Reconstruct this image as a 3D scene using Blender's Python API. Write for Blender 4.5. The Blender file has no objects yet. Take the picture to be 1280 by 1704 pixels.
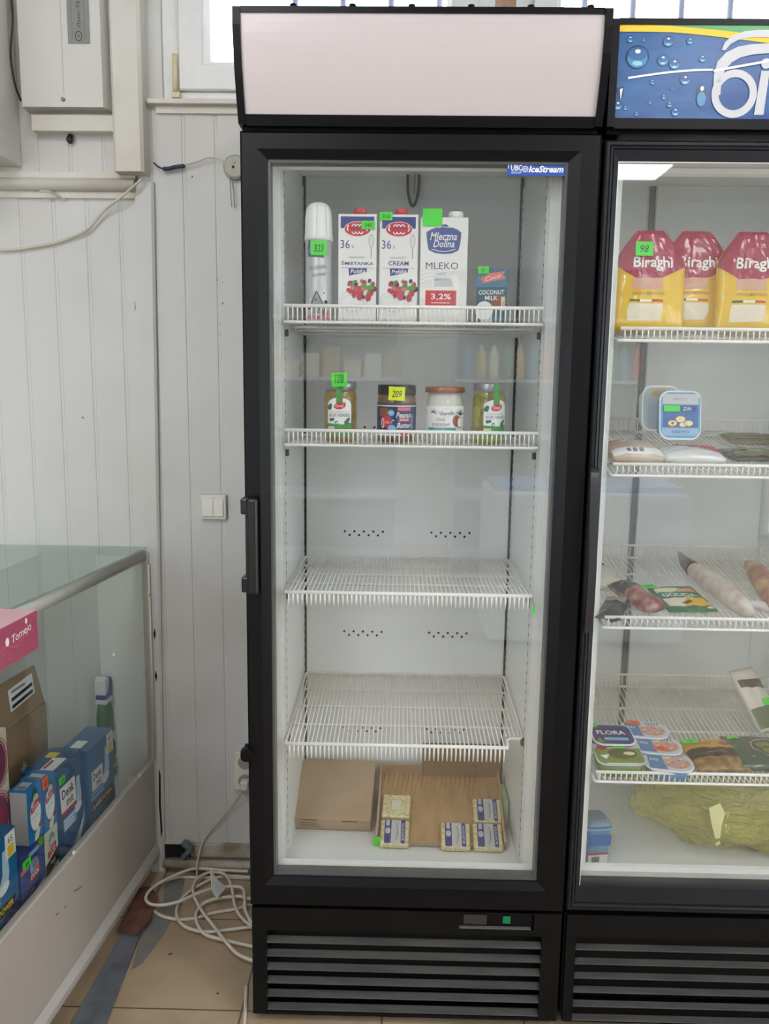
import bpy, bmesh, math, random
from mathutils import Vector, Matrix, Euler, noise

S = bpy.context.scene
COL = S.collection
PI = math.pi
random.seed(7)

# ------------------------------------------------------------------ camera
CAM = Vector((.29, -1.534, 1.3313)); FPX = 1371.5
_p, _yaw, _r = math.radians(8.93), math.radians(.96), math.radians(.7325)
FW = Vector((-math.cos(_p)*math.sin(_yaw), math.cos(_p)*math.cos(_yaw), -math.sin(_p)))
_rt = Vector((math.cos(_yaw), math.sin(_yaw), 0)); _up = _rt.cross(FW)
RT = _rt*math.cos(_r) + _up*math.sin(_r); UP = RT.cross(FW)
cd = bpy.data.cameras.new('camera'); cam = bpy.data.objects.new('camera', cd); COL.objects.link(cam)
cd.sensor_fit = 'VERTICAL'; cd.sensor_height = 24; cd.lens = 24*FPX/1704
cd.clip_start = .02
M3 = Matrix((RT, UP, -FW)).transposed(); M4 = M3.to_4x4(); M4.translation = CAM
cam.matrix_world = M4
S.camera = cam

# ------------------------------------------------------------------ light and exposure
S.view_settings.view_transform = 'Standard'; S.view_settings.look = 'None'
S.view_settings.gamma = 1; S.view_settings.use_curve_mapping = False
S.view_settings.exposure = 0.08
S.cycles.transparent_max_bounces = 32; S.cycles.max_bounces = 16; S.cycles.diffuse_bounces = 6
SKY = 5.0            # overcast daylight outside the windows
PANEL = 16.0         # emission of the ceiling panel lights
w = bpy.data.worlds.new('sky'); S.world = w; w.use_nodes = True
bg = w.node_tree.nodes['Background']; bg.inputs[0].default_value = (.86, .94, 1, 1); bg.inputs[1].default_value = SKY

# ------------------------------------------------------------------ helpers
def lin(c):
    return tuple(((v/255)/12.92 if v/255 <= .04045 else ((v/255+.055)/1.055)**2.4) for v in c) + (1,)
MATS = {}
def mat(name, c, rough=.5, metal=0, var=0, vscale=30, bump=0, bscale=80, c2=None, coat=0, emit=0, alpha=1, spec=.5, stretch=None):
    if name in MATS: return MATS[name]
    m = bpy.data.materials.new(name); m.use_nodes = True; MATS[name] = m
    nt = m.node_tree; b = nt.nodes['Principled BSDF']
    col = lin(c); b.inputs['Base Color'].default_value = col
    b.inputs['Roughness'].default_value = rough; b.inputs['Metallic'].default_value = metal
    b.inputs['Coat Weight'].default_value = coat; b.inputs['Alpha'].default_value = alpha
    b.inputs['Specular IOR Level'].default_value = spec
    if emit:
        b.inputs['Emission Color'].default_value = col; b.inputs['Emission Strength'].default_value = emit
    tc = nt.nodes.new('ShaderNodeTexCoord'); src = tc.outputs['Object']
    if stretch:
        mp = nt.nodes.new('ShaderNodeMapping'); mp.inputs['Scale'].default_value = stretch
        nt.links.new(src, mp.inputs[0]); src = mp.outputs[0]
    n = nt.nodes.new('ShaderNodeTexNoise'); n.inputs['Scale'].default_value = vscale; n.inputs['Detail'].default_value = 4
    nt.links.new(src, n.inputs['Vector'])
    r = nt.nodes.new('ShaderNodeValToRGB')
    d = lin(c2) if c2 else tuple(v*(1-(var or .03)) for v in col[:3]) + (1,)
    r.color_ramp.elements[0].color = d; r.color_ramp.elements[1].color = col
    r.color_ramp.elements[0].position = .35; r.color_ramp.elements[1].position = .6
    nt.links.new(n.outputs[0], r.inputs[0]); nt.links.new(r.outputs[0], b.inputs['Base Color'])
    if bump:
        n2 = nt.nodes.new('ShaderNodeTexNoise'); n2.inputs['Scale'].default_value = bscale
        nt.links.new(src, n2.inputs['Vector'])
        bp = nt.nodes.new('ShaderNodeBump'); bp.inputs['Strength'].default_value = bump; bp.inputs['Distance'].default_value = .002
        nt.links.new(n2.outputs[0], bp.inputs['Height']); nt.links.new(bp.outputs[0], b.inputs['Normal'])
    return m
def glass_mat(name, tint=(1, 1, 1), rough=.0, gain=1.0, base=.04):
    if name in MATS: return MATS[name]
    m = bpy.data.materials.new(name); m.use_nodes = True; MATS[name] = m; nt = m.node_tree; nt.nodes.clear()
    o = nt.nodes.new('ShaderNodeOutputMaterial'); mx = nt.nodes.new('ShaderNodeMixShader')
    t = nt.nodes.new('ShaderNodeBsdfTransparent'); t.inputs[0].default_value = (*tint, 1)
    g = nt.nodes.new('ShaderNodeBsdfGlossy'); g.inputs['Roughness'].default_value = rough
    ge = nt.nodes.new('ShaderNodeNewGeometry'); dt = nt.nodes.new('ShaderNodeVectorMath'); dt.operation = 'DOT_PRODUCT'
    nt.links.new(ge.outputs['Incoming'], dt.inputs[0]); nt.links.new(ge.outputs['Normal'], dt.inputs[1])
    def M(op, a, b=None, c=None):
        n = nt.nodes.new('ShaderNodeMath'); n.operation = op
        for i, v in enumerate((a, b, c)):
            if v is None: continue
            if isinstance(v, (int, float)): n.inputs[i].default_value = v
            else: nt.links.new(v, n.inputs[i])
        return n
    x = M('POWER', M('SUBTRACT', 1.0, M('ABSOLUTE', dt.outputs['Value']).outputs[0]).outputs[0], 5.0)
    mm = M('MULTIPLY_ADD', x.outputs[0], .8*gain, .04*gain+base); mm.use_clamp = True
    nt.links.new(mm.outputs[0], mx.inputs[0])
    nt.links.new(t.outputs[0], mx.inputs[1]); nt.links.new(g.outputs[0], mx.inputs[2]); nt.links.new(mx.outputs[0], o.inputs[0])
    return m

def ray(px, py): return FW + RT*((px-640)/FPX) - UP*((py-852)/FPX)
def at(px, py, X=None, Y=None, Z=None):              # the point of a plane the photo shows at a pixel
    d = ray(px, py)
    k = (X-CAM.x)/d.x if X is not None else (Y-CAM.y)/d.y if Y is not None else (Z-CAM.z)/d.z
    return CAM + d*k
def onplane(px, py, p0, n):
    d = ray(px, py); return CAM + d*((p0-CAM).dot(n)/d.dot(n))

def box(bm, x0, x1, y0, y1, z0, z1, mi=0, bev=0, seg=2):
    vs = [bm.verts.new((x, y, z)) for z in (z0, z1) for y in (y0, y1) for x in (x0, x1)]
    fs = [bm.faces.new([vs[i] for i in q]) for q in ((0, 2, 3, 1), (4, 5, 7, 6), (0, 1, 5, 4), (2, 6, 7, 3), (0, 4, 6, 2), (1, 3, 7, 5))]
    for f in fs: f.material_index = mi
    if bev:
        es = {e for f in fs for e in f.edges}
        r = bmesh.ops.bevel(bm, geom=list(es), offset=bev, segments=seg, affect='EDGES', profile=.5)
        for f in r['faces']: f.material_index = mi
    return vs
def prism(bm, pts, ax, a0, a1, mi=0):                # polygon extruded along an axis
    def P(u, v, a): return {'x': (a, u, v), 'y': (u, a, v), 'z': (u, v, a)}[ax]
    A = [bm.verts.new(P(u, v, a0)) for u, v in pts]; B = [bm.verts.new(P(u, v, a1)) for u, v in pts]
    n = len(pts); fs = [bm.faces.new(A), bm.faces.new(B[::-1])]
    fs += [bm.faces.new((A[i], B[i], B[(i+1) % n], A[(i+1) % n])) for i in range(n)]
    for f in fs: f.material_index = mi
def frame_of(d):
    d = d.normalized(); a = Vector((0, 0, 1)) if abs(d.z) < .9 else Vector((1, 0, 0))
    u = d.cross(a).normalized(); return u, d.cross(u)
def tube(bm, pts, r, n=8, mi=0, closed=False, cap=True, smooth=True):
    pts = [Vector(p) for p in pts]; rings = []
    m = len(pts); u = None
    for i, p in enumerate(pts):
        a = pts[(i-1) % m] if (i or closed) else p; b = pts[(i+1) % m] if (i < m-1 or closed) else p
        d = (b-a).normalized()
        if u is None: u, v = frame_of(d)
        else:
            u = (u - d*u.dot(d)); u = u.normalized() if u.length > 1e-5 else frame_of(d)[0]; v = d.cross(u)
        rr = r[i] if isinstance(r, (list, tuple)) else r
        rings.append([bm.verts.new(p + (u*math.cos(2*PI*k/n) + v*math.sin(2*PI*k/n))*rr) for k in range(n)])
    for i in range(m if closed else m-1):
        A, B = rings[i], rings[(i+1) % m]
        for k in range(n):
            f = bm.faces.new((A[k], A[(k+1) % n], B[(k+1) % n], B[k])); f.material_index = mi; f.smooth = smooth
    if cap and not closed:
        for R_, s in ((rings[0], -1), (rings[-1], 1)):
            f = bm.faces.new(R_ if s > 0 else R_[::-1]); f.material_index = mi
def rod(bm, a, b, r, n=6, mi=0): tube(bm, [a, b], r, n, mi)
def spline(pts, k=8):
    P = [Vector(p) for p in pts]; out = []
    for i in range(len(P)-1):
        a, b, c, d = P[max(i-1, 0)], P[i], P[i+1], P[min(i+2, len(P)-1)]
        for j in range(k):
            t = j/k
            out.append(.5*((2*b)+(c-a)*t+(2*a-5*b+4*c-d)*t*t+(3*b-a-3*c+d)*t**3))
    return out + [P[-1]]
def lathe(bm, prof, n=40, c=(0, 0), mi=0, rfun=None, smooth=True):   # prof: (r, z)
    rings = []
    for r, z in prof:
        rings.append([bm.verts.new((c[0]+math.sin(2*PI*k/n)*(rfun(r, z, 2*PI*k/n) if rfun else r), c[1]-math.cos(2*PI*k/n)*(rfun(r, z, 2*PI*k/n) if rfun else r), z)) for k in range(n)])
    for A, B in zip(rings, rings[1:]):
        for k in range(n):
            f = bm.faces.new((A[k], A[(k+1) % n], B[(k+1) % n], B[k])); f.smooth = smooth; f.material_index = mi
    for R_ in (rings[0][::-1], rings[-1]):
        f = bm.faces.new(R_); f.material_index = mi
def new(): return bmesh.new()
def LM(o):
    return Matrix.Translation(o.location) @ o.rotation_euler.to_matrix().to_4x4()
def WM(o):
    m = LM(o)
    while o.parent: o = o.parent; m = LM(o) @ m
    return m
def obj(name, bm, mats, parent=None, world=False, smooth_fix=True):
    bmesh.ops.recalc_face_normals(bm, faces=bm.faces) if smooth_fix else None
    me = bpy.data.meshes.new(name); bm.to_mesh(me); bm.free()
    for m in (mats if isinstance(mats, (list, tuple)) else [mats]): me.materials.append(m)
    o = bpy.data.objects.new(name, me); COL.objects.link(o)
    if parent:
        o.parent = parent
        if world: me.transform(WM(parent).inverted())
    return o
def tag(o, label=None, cat=None, group=None, kind=None):
    if label: o['label'] = label
    if cat: o['category'] = cat
    if group: o['group'] = group
    if kind: o['kind'] = kind
    return o
def thing(name, label, cat, loc=(0, 0, 0), rot=(0, 0, 0), group=None):
    o = bpy.data.objects.new(name, None); COL.objects.link(o); o.empty_display_size = .02
    o.location = loc; o.rotation_euler = rot
    return tag(o, label, cat, group)
def struct(name, bm, m, parent=None):
    o = obj(name, bm, m, parent)
    if not parent: o['kind'] = 'structure'
    return o
def recentre(o):                                      # put a one-mesh thing's origin at its base
    me = o.data; xs = [v.co for v in me.vertices]
    c = Vector(((min(v.x for v in xs)+max(v.x for v in xs))/2, (min(v.y for v in xs)+max(v.y for v in xs))/2, min(v.z for v in xs)))
    me.transform(Matrix.Translation(-c)); o.location = c; return o

_tc = {}
def glyphs(s, shear, off, bold_space):
    k = (s, shear, off, bold_space)
    if k not in _tc:
        c = bpy.data.curves.new('t', 'FONT'); c.body = s; c.size = 1; c.shear = shear; c.offset = off; c.resolution_u = 2
        c.space_character = bold_space; c.dimensions = '2D'; c.fill_mode = 'FRONT'
        o = bpy.data.objects.new('t', c); me = bpy.data.meshes.new_from_object(o)
        V = [(v.co.x, v.co.y) for v in me.vertices]; Fc = [tuple(p.vertices) for p in me.polygons]
        bpy.data.objects.remove(o); bpy.data.curves.remove(c); bpy.data.meshes.remove(me)
        x0 = min(v[0] for v in V); x1 = max(v[0] for v in V); y0 = min(v[1] for v in V); y1 = max(v[1] for v in V)
        _tc[k] = ([((x-x0)/(x1-x0)-.5, (y-y0)/(y1-y0)-.5) for x, y in V], Fc, (x1-x0)/(y1-y0))
    return _tc[k]
class Print:                                          # ink printed on a surface: flat shapes in (u, v) metres
    def __init__(s): s.bm = new(); s.mats = []
    def mi(s, m):
        if m not in s.mats: s.mats.append(m)
        return s.mats.index(m)
    def poly(s, pts, m, L=1):
        vs = [s.bm.verts.new((u, v, L)) for u, v in pts]; f = s.bm.faces.new(vs); f.material_index = s.mi(m)
        if len(pts) > 4: bmesh.ops.triangulate(s.bm, faces=[f])
    def rect(s, x0, y0, x1, y1, m, L=1): s.poly([(x0, y0), (x1, y0), (x1, y1), (x0, y1)], m, L)
    def ell(s, cx, cy, rx, ry, m, L=1, n=20, rot=0):
        c, q = math.cos(rot), math.sin(rot)
        s.poly([(cx+rx*math.cos(2*PI*k/n)*c-ry*math.sin(2*PI*k/n)*q, cy+rx*math.cos(2*PI*k/n)*q+ry*math.sin(2*PI*k/n)*c) for k in range(n)], m, L)
    def ring(s, cx, cy, rx, ry, t, m, L=1, n=24, a0=0, a1=2*PI):
        for k in range(n):
            a, b = a0+(a1-a0)*k/n, a0+(a1-a0)*(k+1)/n
            s.poly([(cx+rx*math.cos(a), cy+ry*math.sin(a)), (cx+(rx+t)*math.cos(a), cy+(ry+t)*math.sin(a)), (cx+(rx+t)*math.cos(b), cy+(ry+t)*math.sin(b)), (cx+rx*math.cos(b), cy+ry*math.sin(b))], m, L)
    def line(s, pts, t, m, L=1):
        for a, b in zip(pts, pts[1:]):
            a, b = Vector(a), Vector(b); d = (b-a); d = Vector((-d.y, d.x)).normalized()*t/2
            s.poly([tuple(a-d), tuple(b-d), tuple(b+d), tuple(a+d)], m, L)
    def text(s, t, cx, cy, h, m, L=3, w=None, shear=0, bold=0, rot=0, sp=1):
        V, Fc, asp = glyphs(t, shear, bold, sp); w = w or h*asp; c, q = math.cos(rot), math.sin(rot)
        vs = [s.bm.verts.new((cx+x*w*c-y*h*q, cy+x*w*q+y*h*c, L)) for x, y in V]; k = s.mi(m)
        for f in Fc:
            try: s.bm.faces.new([vs[i] for i in f]).material_index = k
            except ValueError: pass
    def build(s, name, parent, f, cu=0, cv=0, step=.00022, label=None):
        for ax, c in ((0, cu), (1, cv)):
            if not c: continue
            lo = min(v.co[ax] for v in s.bm.verts); hi = max(v.co[ax] for v in s.bm.verts); k = math.ceil(lo/c)
            while k*c < hi:
                co = Vector((0, 0, 0)); co[ax] = k*c; no = Vector((0, 0, 0)); no[ax] = 1
                bmesh.ops.bisect_plane(s.bm, geom=s.bm.verts[:]+s.bm.edges[:]+s.bm.faces[:], dist=1e-7, plane_co=co, plane_no=no); k += 1
        for v in s.bm.verts: v.co = f(v.co.x, v.co.y, v.co.z*step)
        o = obj(name, s.bm, s.mats, parent, smooth_fix=False)
        if label: o['label'] = label
        return o
def on_front(y, x=0, z=0): return lambda u, v, h: Vector((x+u, y-h, z+v))
def on_right(x, y0=0): return lambda u, v, h: Vector((x+h, y0+u, v))
def on_top(z, x=0, y=0): return lambda u, v, h: Vector((x+u, y+v, z+h))
def on_cyl(r, a0=0): return lambda u, v, h: Vector(((r+h)*math.sin(u/r+a0), -(r+h)*math.cos(u/r+a0), v))

# ------------------------------------------------------------------ shared colours
WHITE = mat('ink white', (240, 240, 238), .4)
BLACK = mat('ink black', (25, 25, 28), .5)
RED = mat('ink red', (205, 40, 52), .4); NAVY = mat('ink navy', (50, 58, 135), .4); BLUE = mat('ink blue', (28, 105, 175), .4)
DKBLUE = mat('ink dark blue', (25, 50, 105), .4); LBLUE = mat('ink light blue', (125, 185, 225), .4); GREEN = mat('ink green', (75, 150, 70), .4)
DKGREEN = mat('ink dark green', (35, 95, 65), .4); GREY = mat('ink grey', (140, 142, 150), .4); LGREY = mat('ink light grey', (196, 200, 206), .4)
YELLOW = mat('ink yellow', (240, 205, 40), .4); ORANGE = mat('ink orange', (240, 120, 40), .4); BROWN = mat('ink brown', (150, 85, 45), .5)
CREAM = mat('ink cream', (232, 222, 190), .4); TEAL = mat('ink teal', (60, 165, 170), .4); PINK = mat('ink pink', (225, 105, 120), .4)
BURG = mat('ink burgundy', (150, 25, 60), .35); TAN = mat('ink tan', (200, 165, 115), .5)
TAGG = mat('green price card', (70, 225, 50), .6, bump=.2); TAGY = mat('yellow price card', (225, 240, 30), .6); TAGO = mat('orange price card', (250, 105, 45), .6)
BERRY = mat('ink raspberry', (190, 30, 70), .4); LEAF = mat('ink leaf', (90, 150, 60), .4); BERRYD = mat('ink blackberry', (45, 35, 65), .4)
GLASS = glass_mat('clear glass', base=.0)
DOORGL = glass_mat('door glass', tint=(.985, .99, .988), gain=1.5, base=.0)
def price_tag(parent, x, y, z, wd, ht, text=None, m=None, tilt=0, top=None, rotz=0, flat=False):
    """a small card with a handwritten number, stuck to the front (or lying on the top) of a pack"""
    e = new(); box(e, -wd/2, wd/2, -.0008, 0, -ht/2, ht/2)
    for v in e.verts:
        if v.co.z < 0: v.co.y -= .0006
    o = obj('price_tag', e, m or TAGG, parent); o.location = (x, y, z)
    o.rotation_euler = (-PI/2 if flat else 0, tilt, rotz)
    if text:
        P = Print(); P.text(text, 0, -.0005, ht*.5, BLACK, 2, w=min(wd*.6, ht*.5*len(text)*.62), shear=.2)
        if top: P.text(top, 0, ht*.32, ht*.2, BLACK, 2, w=wd*.6, shear=.3)
        P.build('lettering', o, on_front(-.0014))
    return o
# ================================================================== the setting
WALLM = mat('white cladding', (208, 207, 204), .42, var=.06, vscale=3, bump=.03, bscale=20, c2=(200, 197, 191))
WALLB = mat('ivory plastic trim', (214, 210, 202), .4, var=.08, vscale=5, c2=(206, 199, 186))
DIRTY = mat('stained trim', (190, 184, 170), .6, vscale=14, c2=(140, 128, 105))
DARK = mat('dark gap', (18, 17, 16), .9)
YW = .545
def cladding(bm, x0, x1, z0, z1, y, first, pitch=.0815, g=.0095, dp=.0016, thick=.03):
    xs = [(x0, y)]; k = first
    while k < x1-g:
        if k > x0+.002: xs += [(k, y), (k+.0012, y+dp), (k+g-.003, y+dp), (k+g, y)]
        k += pitch
    xs.append((x1, y)); xs += [(x1, y+thick), (x0, y+thick)]
    prism(bm, xs, 'z', z0, z1)
b = new(); cladding(b, -4.0, -.34, .0, 1.79, YW, -3.965+.0595); cladding(b, -4.0, -.34, 1.79, 2.75, YW, -3.94, pitch=.0815)
cladding(b, -.34, 5.0, .078, 1.972, YW, -.3215, pitch=.0785); box(b, -.34, -.285, YW, YW+.03, 1.972, 2.75); box(b, -.285, 5.0, YW, YW+.03, 2.50, 2.75)
box(b, -.34, 5.0, YW+.012, YW+.03, 0, .078)
struct('wall_back', b, WALLM)
RY = -5.2
b = new(); box(b, -4.03, -4.0, RY, YW+.03, 0, 2.75); struct('wall_left', b, mat('left wall paint', (205, 202, 192), .6, bump=.1))
b = new()
for a in ((RY, YW+.03, 0, .1), (RY, YW+.03, 2.2, 2.75), (RY, -4.6, .1, 2.2), (-.6, YW+.03, .1, 2.2)): box(b, 5.0, 5.03, *a)
struct('wall_right', b, mat('right wall paint', (205, 202, 192), .6, bump=.1))
b = new()                                             # unseen shop front; its big windows sized and placed for the daylight they admit
WN = ((-3.8, -1.05), (3.3, 4.85))
for a in ((-4.03, 5.03, 0, .08), (-4.03, 5.03, 2.25, 2.75), (-4.03, -3.8, .08, 2.25), (-1.05, 3.3, .08, 2.25), (4.85, 5.03, .08, 2.25)): box(b, a[0], a[1], RY-.03, RY, a[2], a[3])
struct('wall_front', b, mat('front wall paint', (205, 204, 200), .6, bump=.1))
for k, (a, c) in enumerate(WN):
    b = new(); t = .05
    for q in ((a, a+t, .08, 2.25), (c-t, c, .08, 2.25), (a, c, .08, .08+t), (a, c, 2.25-t, 2.25), ((a+c)/2-t/2, (a+c)/2+t/2, .08, 2.25)): box(b, q[0], q[1], RY-.02, RY+.03, q[2], q[3])
    f = struct('window_%d' % (k+3), b, WALLB); b = new(); box(b, a+.02, c-.02, RY-.005, RY, .10, 2.23); struct('window_pane', b, GLASS, f)
b = new()  # unseen side window, added to throw daylight on the counter front
for a in ((-4.6, -4.55, .1, 2.2), (-.65, -.6, .1, 2.2), (-4.55, -.65, .1, .15), (-4.55, -.65, 2.15, 2.2), (-2.65, -2.6, .15, 2.15)): box(b, 4.98, 5.03, *a)
f = struct('window_5', b, WALLB); b = new(); box(b, 5.005, 5.01, -4.56, -.64, .12, 2.18); struct('window_pane', b, GLASS, f)
b = new(); box(b, -4.03, 5.03, RY-.03, .6, 2.75, 2.8); struct('ceiling', b, mat('ceiling', (188, 188, 184), .7, bump=.1))
# floor tiles
fm = mat('floor tiles', (178, 156, 128), .38, vscale=5, c2=(158, 138, 112)); nt = fm.node_tree
br = nt.nodes.new('ShaderNodeTexBrick'); br.offset = 0; br.squash = 1
for k, v in (('Scale', 1), ('Mortar Size', .0022), ('Brick Width', .3), ('Row Height', .3), ('Mortar Smooth', .2)): br.inputs[k].default_value = v
mp = nt.nodes.new('ShaderNodeMapping'); mp.inputs['Location'].default_value = (.028+.6, -.036+.6, 0)
tc = [n for n in nt.nodes if n.type == 'TEX_COORD'][0]; nt.links.new(tc.outputs['Object'], mp.inputs[0]); nt.links.new(mp.outputs[0], br.inputs['Vector'])
rp = [n for n in nt.nodes if n.type == 'VALTORGB'][0]; nt.links.new(rp.outputs[0], br.inputs['Color1']); nt.links.new(rp.outputs[0], br.inputs['Color2'])
br.inputs['Mortar'].default_value = lin((92, 80, 66)); nt.links.new(br.outputs[0], nt.nodes['Principled BSDF'].inputs['Base Color'])
b = new(); box(b, -4.03, 5.03, RY-.03, .6, -.05, 0); struct('floor', b, fm)
# trims
b = new(); tube(b, [(-4.0, .533, 1.792), (-.354, .533, 1.792)], .0155, 12); box(b, -4.0, -.354, .536, YW, 1.762, 1.822); struct('trim_1', b, WALLB)
b = new(); L_ = [[b.verts.new((x, y, z)) for x, y in ((-.356, .534), (xr-.006, .532), (xr, .536), (xr, YW), (-.356, YW))] for z, xr in ((0, -.334), (1.8, -.310))]
for k in range(5): b.faces.new((L_[0][k], L_[0][(k+1) % 5], L_[1][(k+1) % 5], L_[1][k]))
b.faces.new(L_[0]); b.faces.new(L_[1][::-1]); struct('trim_2', b, WALLM)
b = new(); prism(b, [(-.392, .5), (-.386, .495), (-.328, .495), (-.321, .502), (-.321, YW), (-.392, YW)], 'z', 1.815, 2.75); struct('trim_3', b, WALLB)
b = new(); box(b, -.316, 1.2, .520, YW+.01, 1.9735, 1.985, bev=.002); box(b, -.3, 1.2, .537, YW+.01, 1.957, 1.973); struct('trim_4', b, WALLB)
b = new(); box(b, -.334, .7, .535, YW+.008, .044, .082, bev=.002); struct('trim_5', b, DIRTY)
b = new(); tube(b, [(-.334, .524, .030), (.9, .524, .030)], .012, 10); struct('baseboard_back', b, DIRTY)
# the two windows behind the coolers
FR = mat('white window frame', (226, 224, 222), .35, var=.04)
def ringframe(bm, o, prof, mi=0):                     # o: x0,x1,z0,z1; prof: list of (inset, y) (insets may be 4-tuples l,r,b,t)
    L = []
    for ins, y in prof:
        l, r, bo, to = ins if isinstance(ins, tuple) else (ins,)*4
        L.append([bm.verts.new(p) for p in ((o[0]+l, y, o[2]+bo), (o[1]-r, y, o[2]+bo), (o[1]-r, y, o[3]-to), (o[0]+l, y, o[3]-to))])
    for A, B in zip(L, L[1:]+L[:1]):
        for k in range(4): bm.faces.new((A[k], A[(k+1) % 4], B[(k+1) % 4], B[k])).material_index = mi
def win(name, x0, x1, hinge=False):
    z0, z1 = 1.986, 2.50
    b = new(); ringframe(b, (x0, x1, z0, z1), [(0, .60), (0, .552), (.003, .55), ((.04, .04, .022, .03), .55), ((.04, .04, .022, .03), .60)])
    f = struct(name, b, FR)
    b = new(); a, c, d, e = x0+.04, x1-.04, z0+.022, z1-.03; s = .074
    ringframe(b, (a, c, d, e), [(.001, .59), (.001, .540), (.004, .537), (.056, .537), (.060, .541), (.063, .541), (s, .556), (s, .59)])   # mitred sash
    sash = struct('window_sash', b, FR, f)
    b = new(); box(b, a+s-.005, c-s+.005, .565, .569, d+s-.005, e-s+.005); struct('window_pane', b, GLASS, sash)
    if hinge:
        b = new(); tube(b, [(a-.006, .532, z0+.016), (a-.006, .532, z0+.10)], .006, 10); box(b, a-.016, a+.004, .53, .55, z0+.004, z0+.018, bev=.002)
        struct('window_hinge', b, mat('yellowed hinge', (222, 208, 168), .4), f)
win('window_1', -.285, .50, True); win('window_2', .545, 3.1)
b = new(); box(b, .50, .545, .548, .60, 1.986, 2.50); struct('trim_6', b, mat('tan post', (196, 176, 148), .6, vscale=10, c2=(150, 96, 66)))
# bars outside
t = thing('window_grille', 'pale vertical security bars outside the high bright window', 'window bars', (.9, .72, 1.9))
GB = mat('grille paint', (120, 128, 145), .5)
for k in range(14):
    b = new(); x = .01+.1215*k; tube(b, [(x, .72, 1.9), (x, .72, 2.9)], .0075, 8); obj('bar', b, GB, t, True)
for z in (1.93, 2.8):
    b = new(); box(b, -.4, 1.9, .728, .735, z-.01, z+.01); obj('crossbar', b, GB, t, True)
# ceiling lights: rearmost pair mirrored in the doors, nearer ones added to brighten
PM = mat('lit panel', (250, 251, 255), .5, emit=PANEL); PF = mat('lamp housing', (235, 235, 235), .4)
for x, y in ((-.35, -1.3), (1.5, -1.3), (-.75, -2.5), (1.73, -2.6), (-.75, -3.5), (1.73, -4.08)):
    t = thing('ceiling_light', 'square white panel light on the ceiling', 'ceiling light', (x, y, 2.75), group='ceiling panel lights')
    b = new()
    for q in ((-.3, -.28, -.3, .3), (.28, .3, -.3, .3), (-.28, .28, -.3, -.28), (-.28, .28, .28, .3)): box(b, q[0], q[1], q[2], q[3], -.03, 0)
    obj('lamp_frame', b, PF, t)
    b = new(); box(b, -.28, .28, -.28, .28, -.022, 0); obj('diffuser', b, PM, t)

# ================================================================== main cooler
BLK = mat('black cooler plastic', (9, 9, 12), .36, var=.1, vscale=60, spec=.22)
BLK2 = mat('black cooler steel', (8, 8, 9), .45, var=.1, bump=.04, bscale=300, spec=.22)
LINER = mat('white cooler liner', (236, 239, 238), .35, var=.02, vscale=4)
GASK = mat('white door gasket', (222, 222, 218), .35, spec=.7)
WIRE = mat('white coated wire', (243, 242, 238), .35)
HEAD = mat('header plastic', (206, 194, 194), .22, var=.01)
SLAT = mat('grey grille slat', (66, 64, 62), .8, vscale=9, c2=(52, 51, 50), stretch=(1, 8, 8))  # slats a lighter, uneven grey than the black panel
ALU = mat('satin strip', (96, 98, 98), .4, metal=.5)
CHROME = mat('chrome', (190, 192, 195), .2, metal=1)
def wire_shelf(parent, x0, x1, yf, yb, zf, zb, n, fence, notch=False, backfence=0):
    """a coated wire shelf: rim, cross rods, many thin wires, and a comb of wire ends along the front"""
    sl = (zb-zf)/(yb-yf); Z = lambda y: zf+(y-yf)*sl
    b = new(); R = .003
    c = .035 if notch else 0
    loop = [(x0, yf+.004, Z(yf)), (x0+.004, yf, Z(yf))] + ([(x1-c-.004, yf, Z(yf)), (x1-c, yf+.006, Z(yf)), (x1-c+.002, yf+.035, Z(yf)), (x1-c+.01, yf+.042, Z(yf)), (x1-.006, yf+.042, Z(yf)), (x1, yf+.05, Z(yf))] if notch else [(x1-.004, yf, Z(yf)), (x1, yf+.004, Z(yf))])
    loop += [(x1, yb-.006, Z(yb)), (x1-.006, yb, Z(yb)), (x0+.006, yb, Z(yb)), (x0, yb-.006, Z(yb))]
    tube(b, loop, R, 8, closed=True)
    s = obj('wire_shelf', b, WIRE, parent, True)
    b = new()
    for f_ in (.25, .5, .75):
        y = yf+(yb-yf)*f_; rod(b, (x0, y, Z(y)-.003), (x1, y, Z(y)-.003), .0029)
    obj('cross_rods', b, WIRE, s, True)
    b = new(); h = .029
    for k in range(n):
        x = x0+.008+(x1-x0-.016)*k/(n-1)
        y0 = yf+(.042 if notch and x > x1-c else 0)
        rod(b, (x, y0, Z(y0)+.0025), (x, yb, Z(yb)+.0025), .00135, 5)
        if fence > 0: tube(b, [(x, yf-.001, zf+.0025), (x, yf-.002, zf+fence)], .0015, 5)
        elif x < x1-c: tube(b, [(x, yf+.002, zf+.0025), (x, yf-.004, zf+.001), (x, yf-.005, zf-.012), (x, yf-.003, zf+fence)], [.0014, .0017, .002, .0012], 6)
        if backfence: rod(b, (x, yb, Z(yb)), (x, yb+.002, Z(yb)+backfence), .0012, 5)
    g = obj('shelf_wires', b, WIRE, s, True); g['kind'] = 'stuff'
    b = new()
    if fence > 0: tube(b, [(x0, yf-.002, zf+fence), (x1, yf-.002, zf+fence)], .0034, 8)
    else: tube(b, [(x0, yf-.003, zf+.001), (x1-c, yf-.003, zf+.001)], .0038, 8)
    obj('front_rail', b, WIRE, s, True)
    if backfence: b = new(); rod(b, (x0, yb+.002, Z(yb)+backfence), (x1, yb+.002, Z(yb)+backfence), .0025, 8); obj('back_rail', b, WIRE, s, True)
    return s
X0, X1 = .002, .640
F = thing('display_cooler', 'tall black glass door cooler with plain white header, stocked with few goods', 'refrigerator', ((X0+X1)/2, .27, 0))
b = new()                                             # cabinet: shell pieces around the white interior
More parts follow.
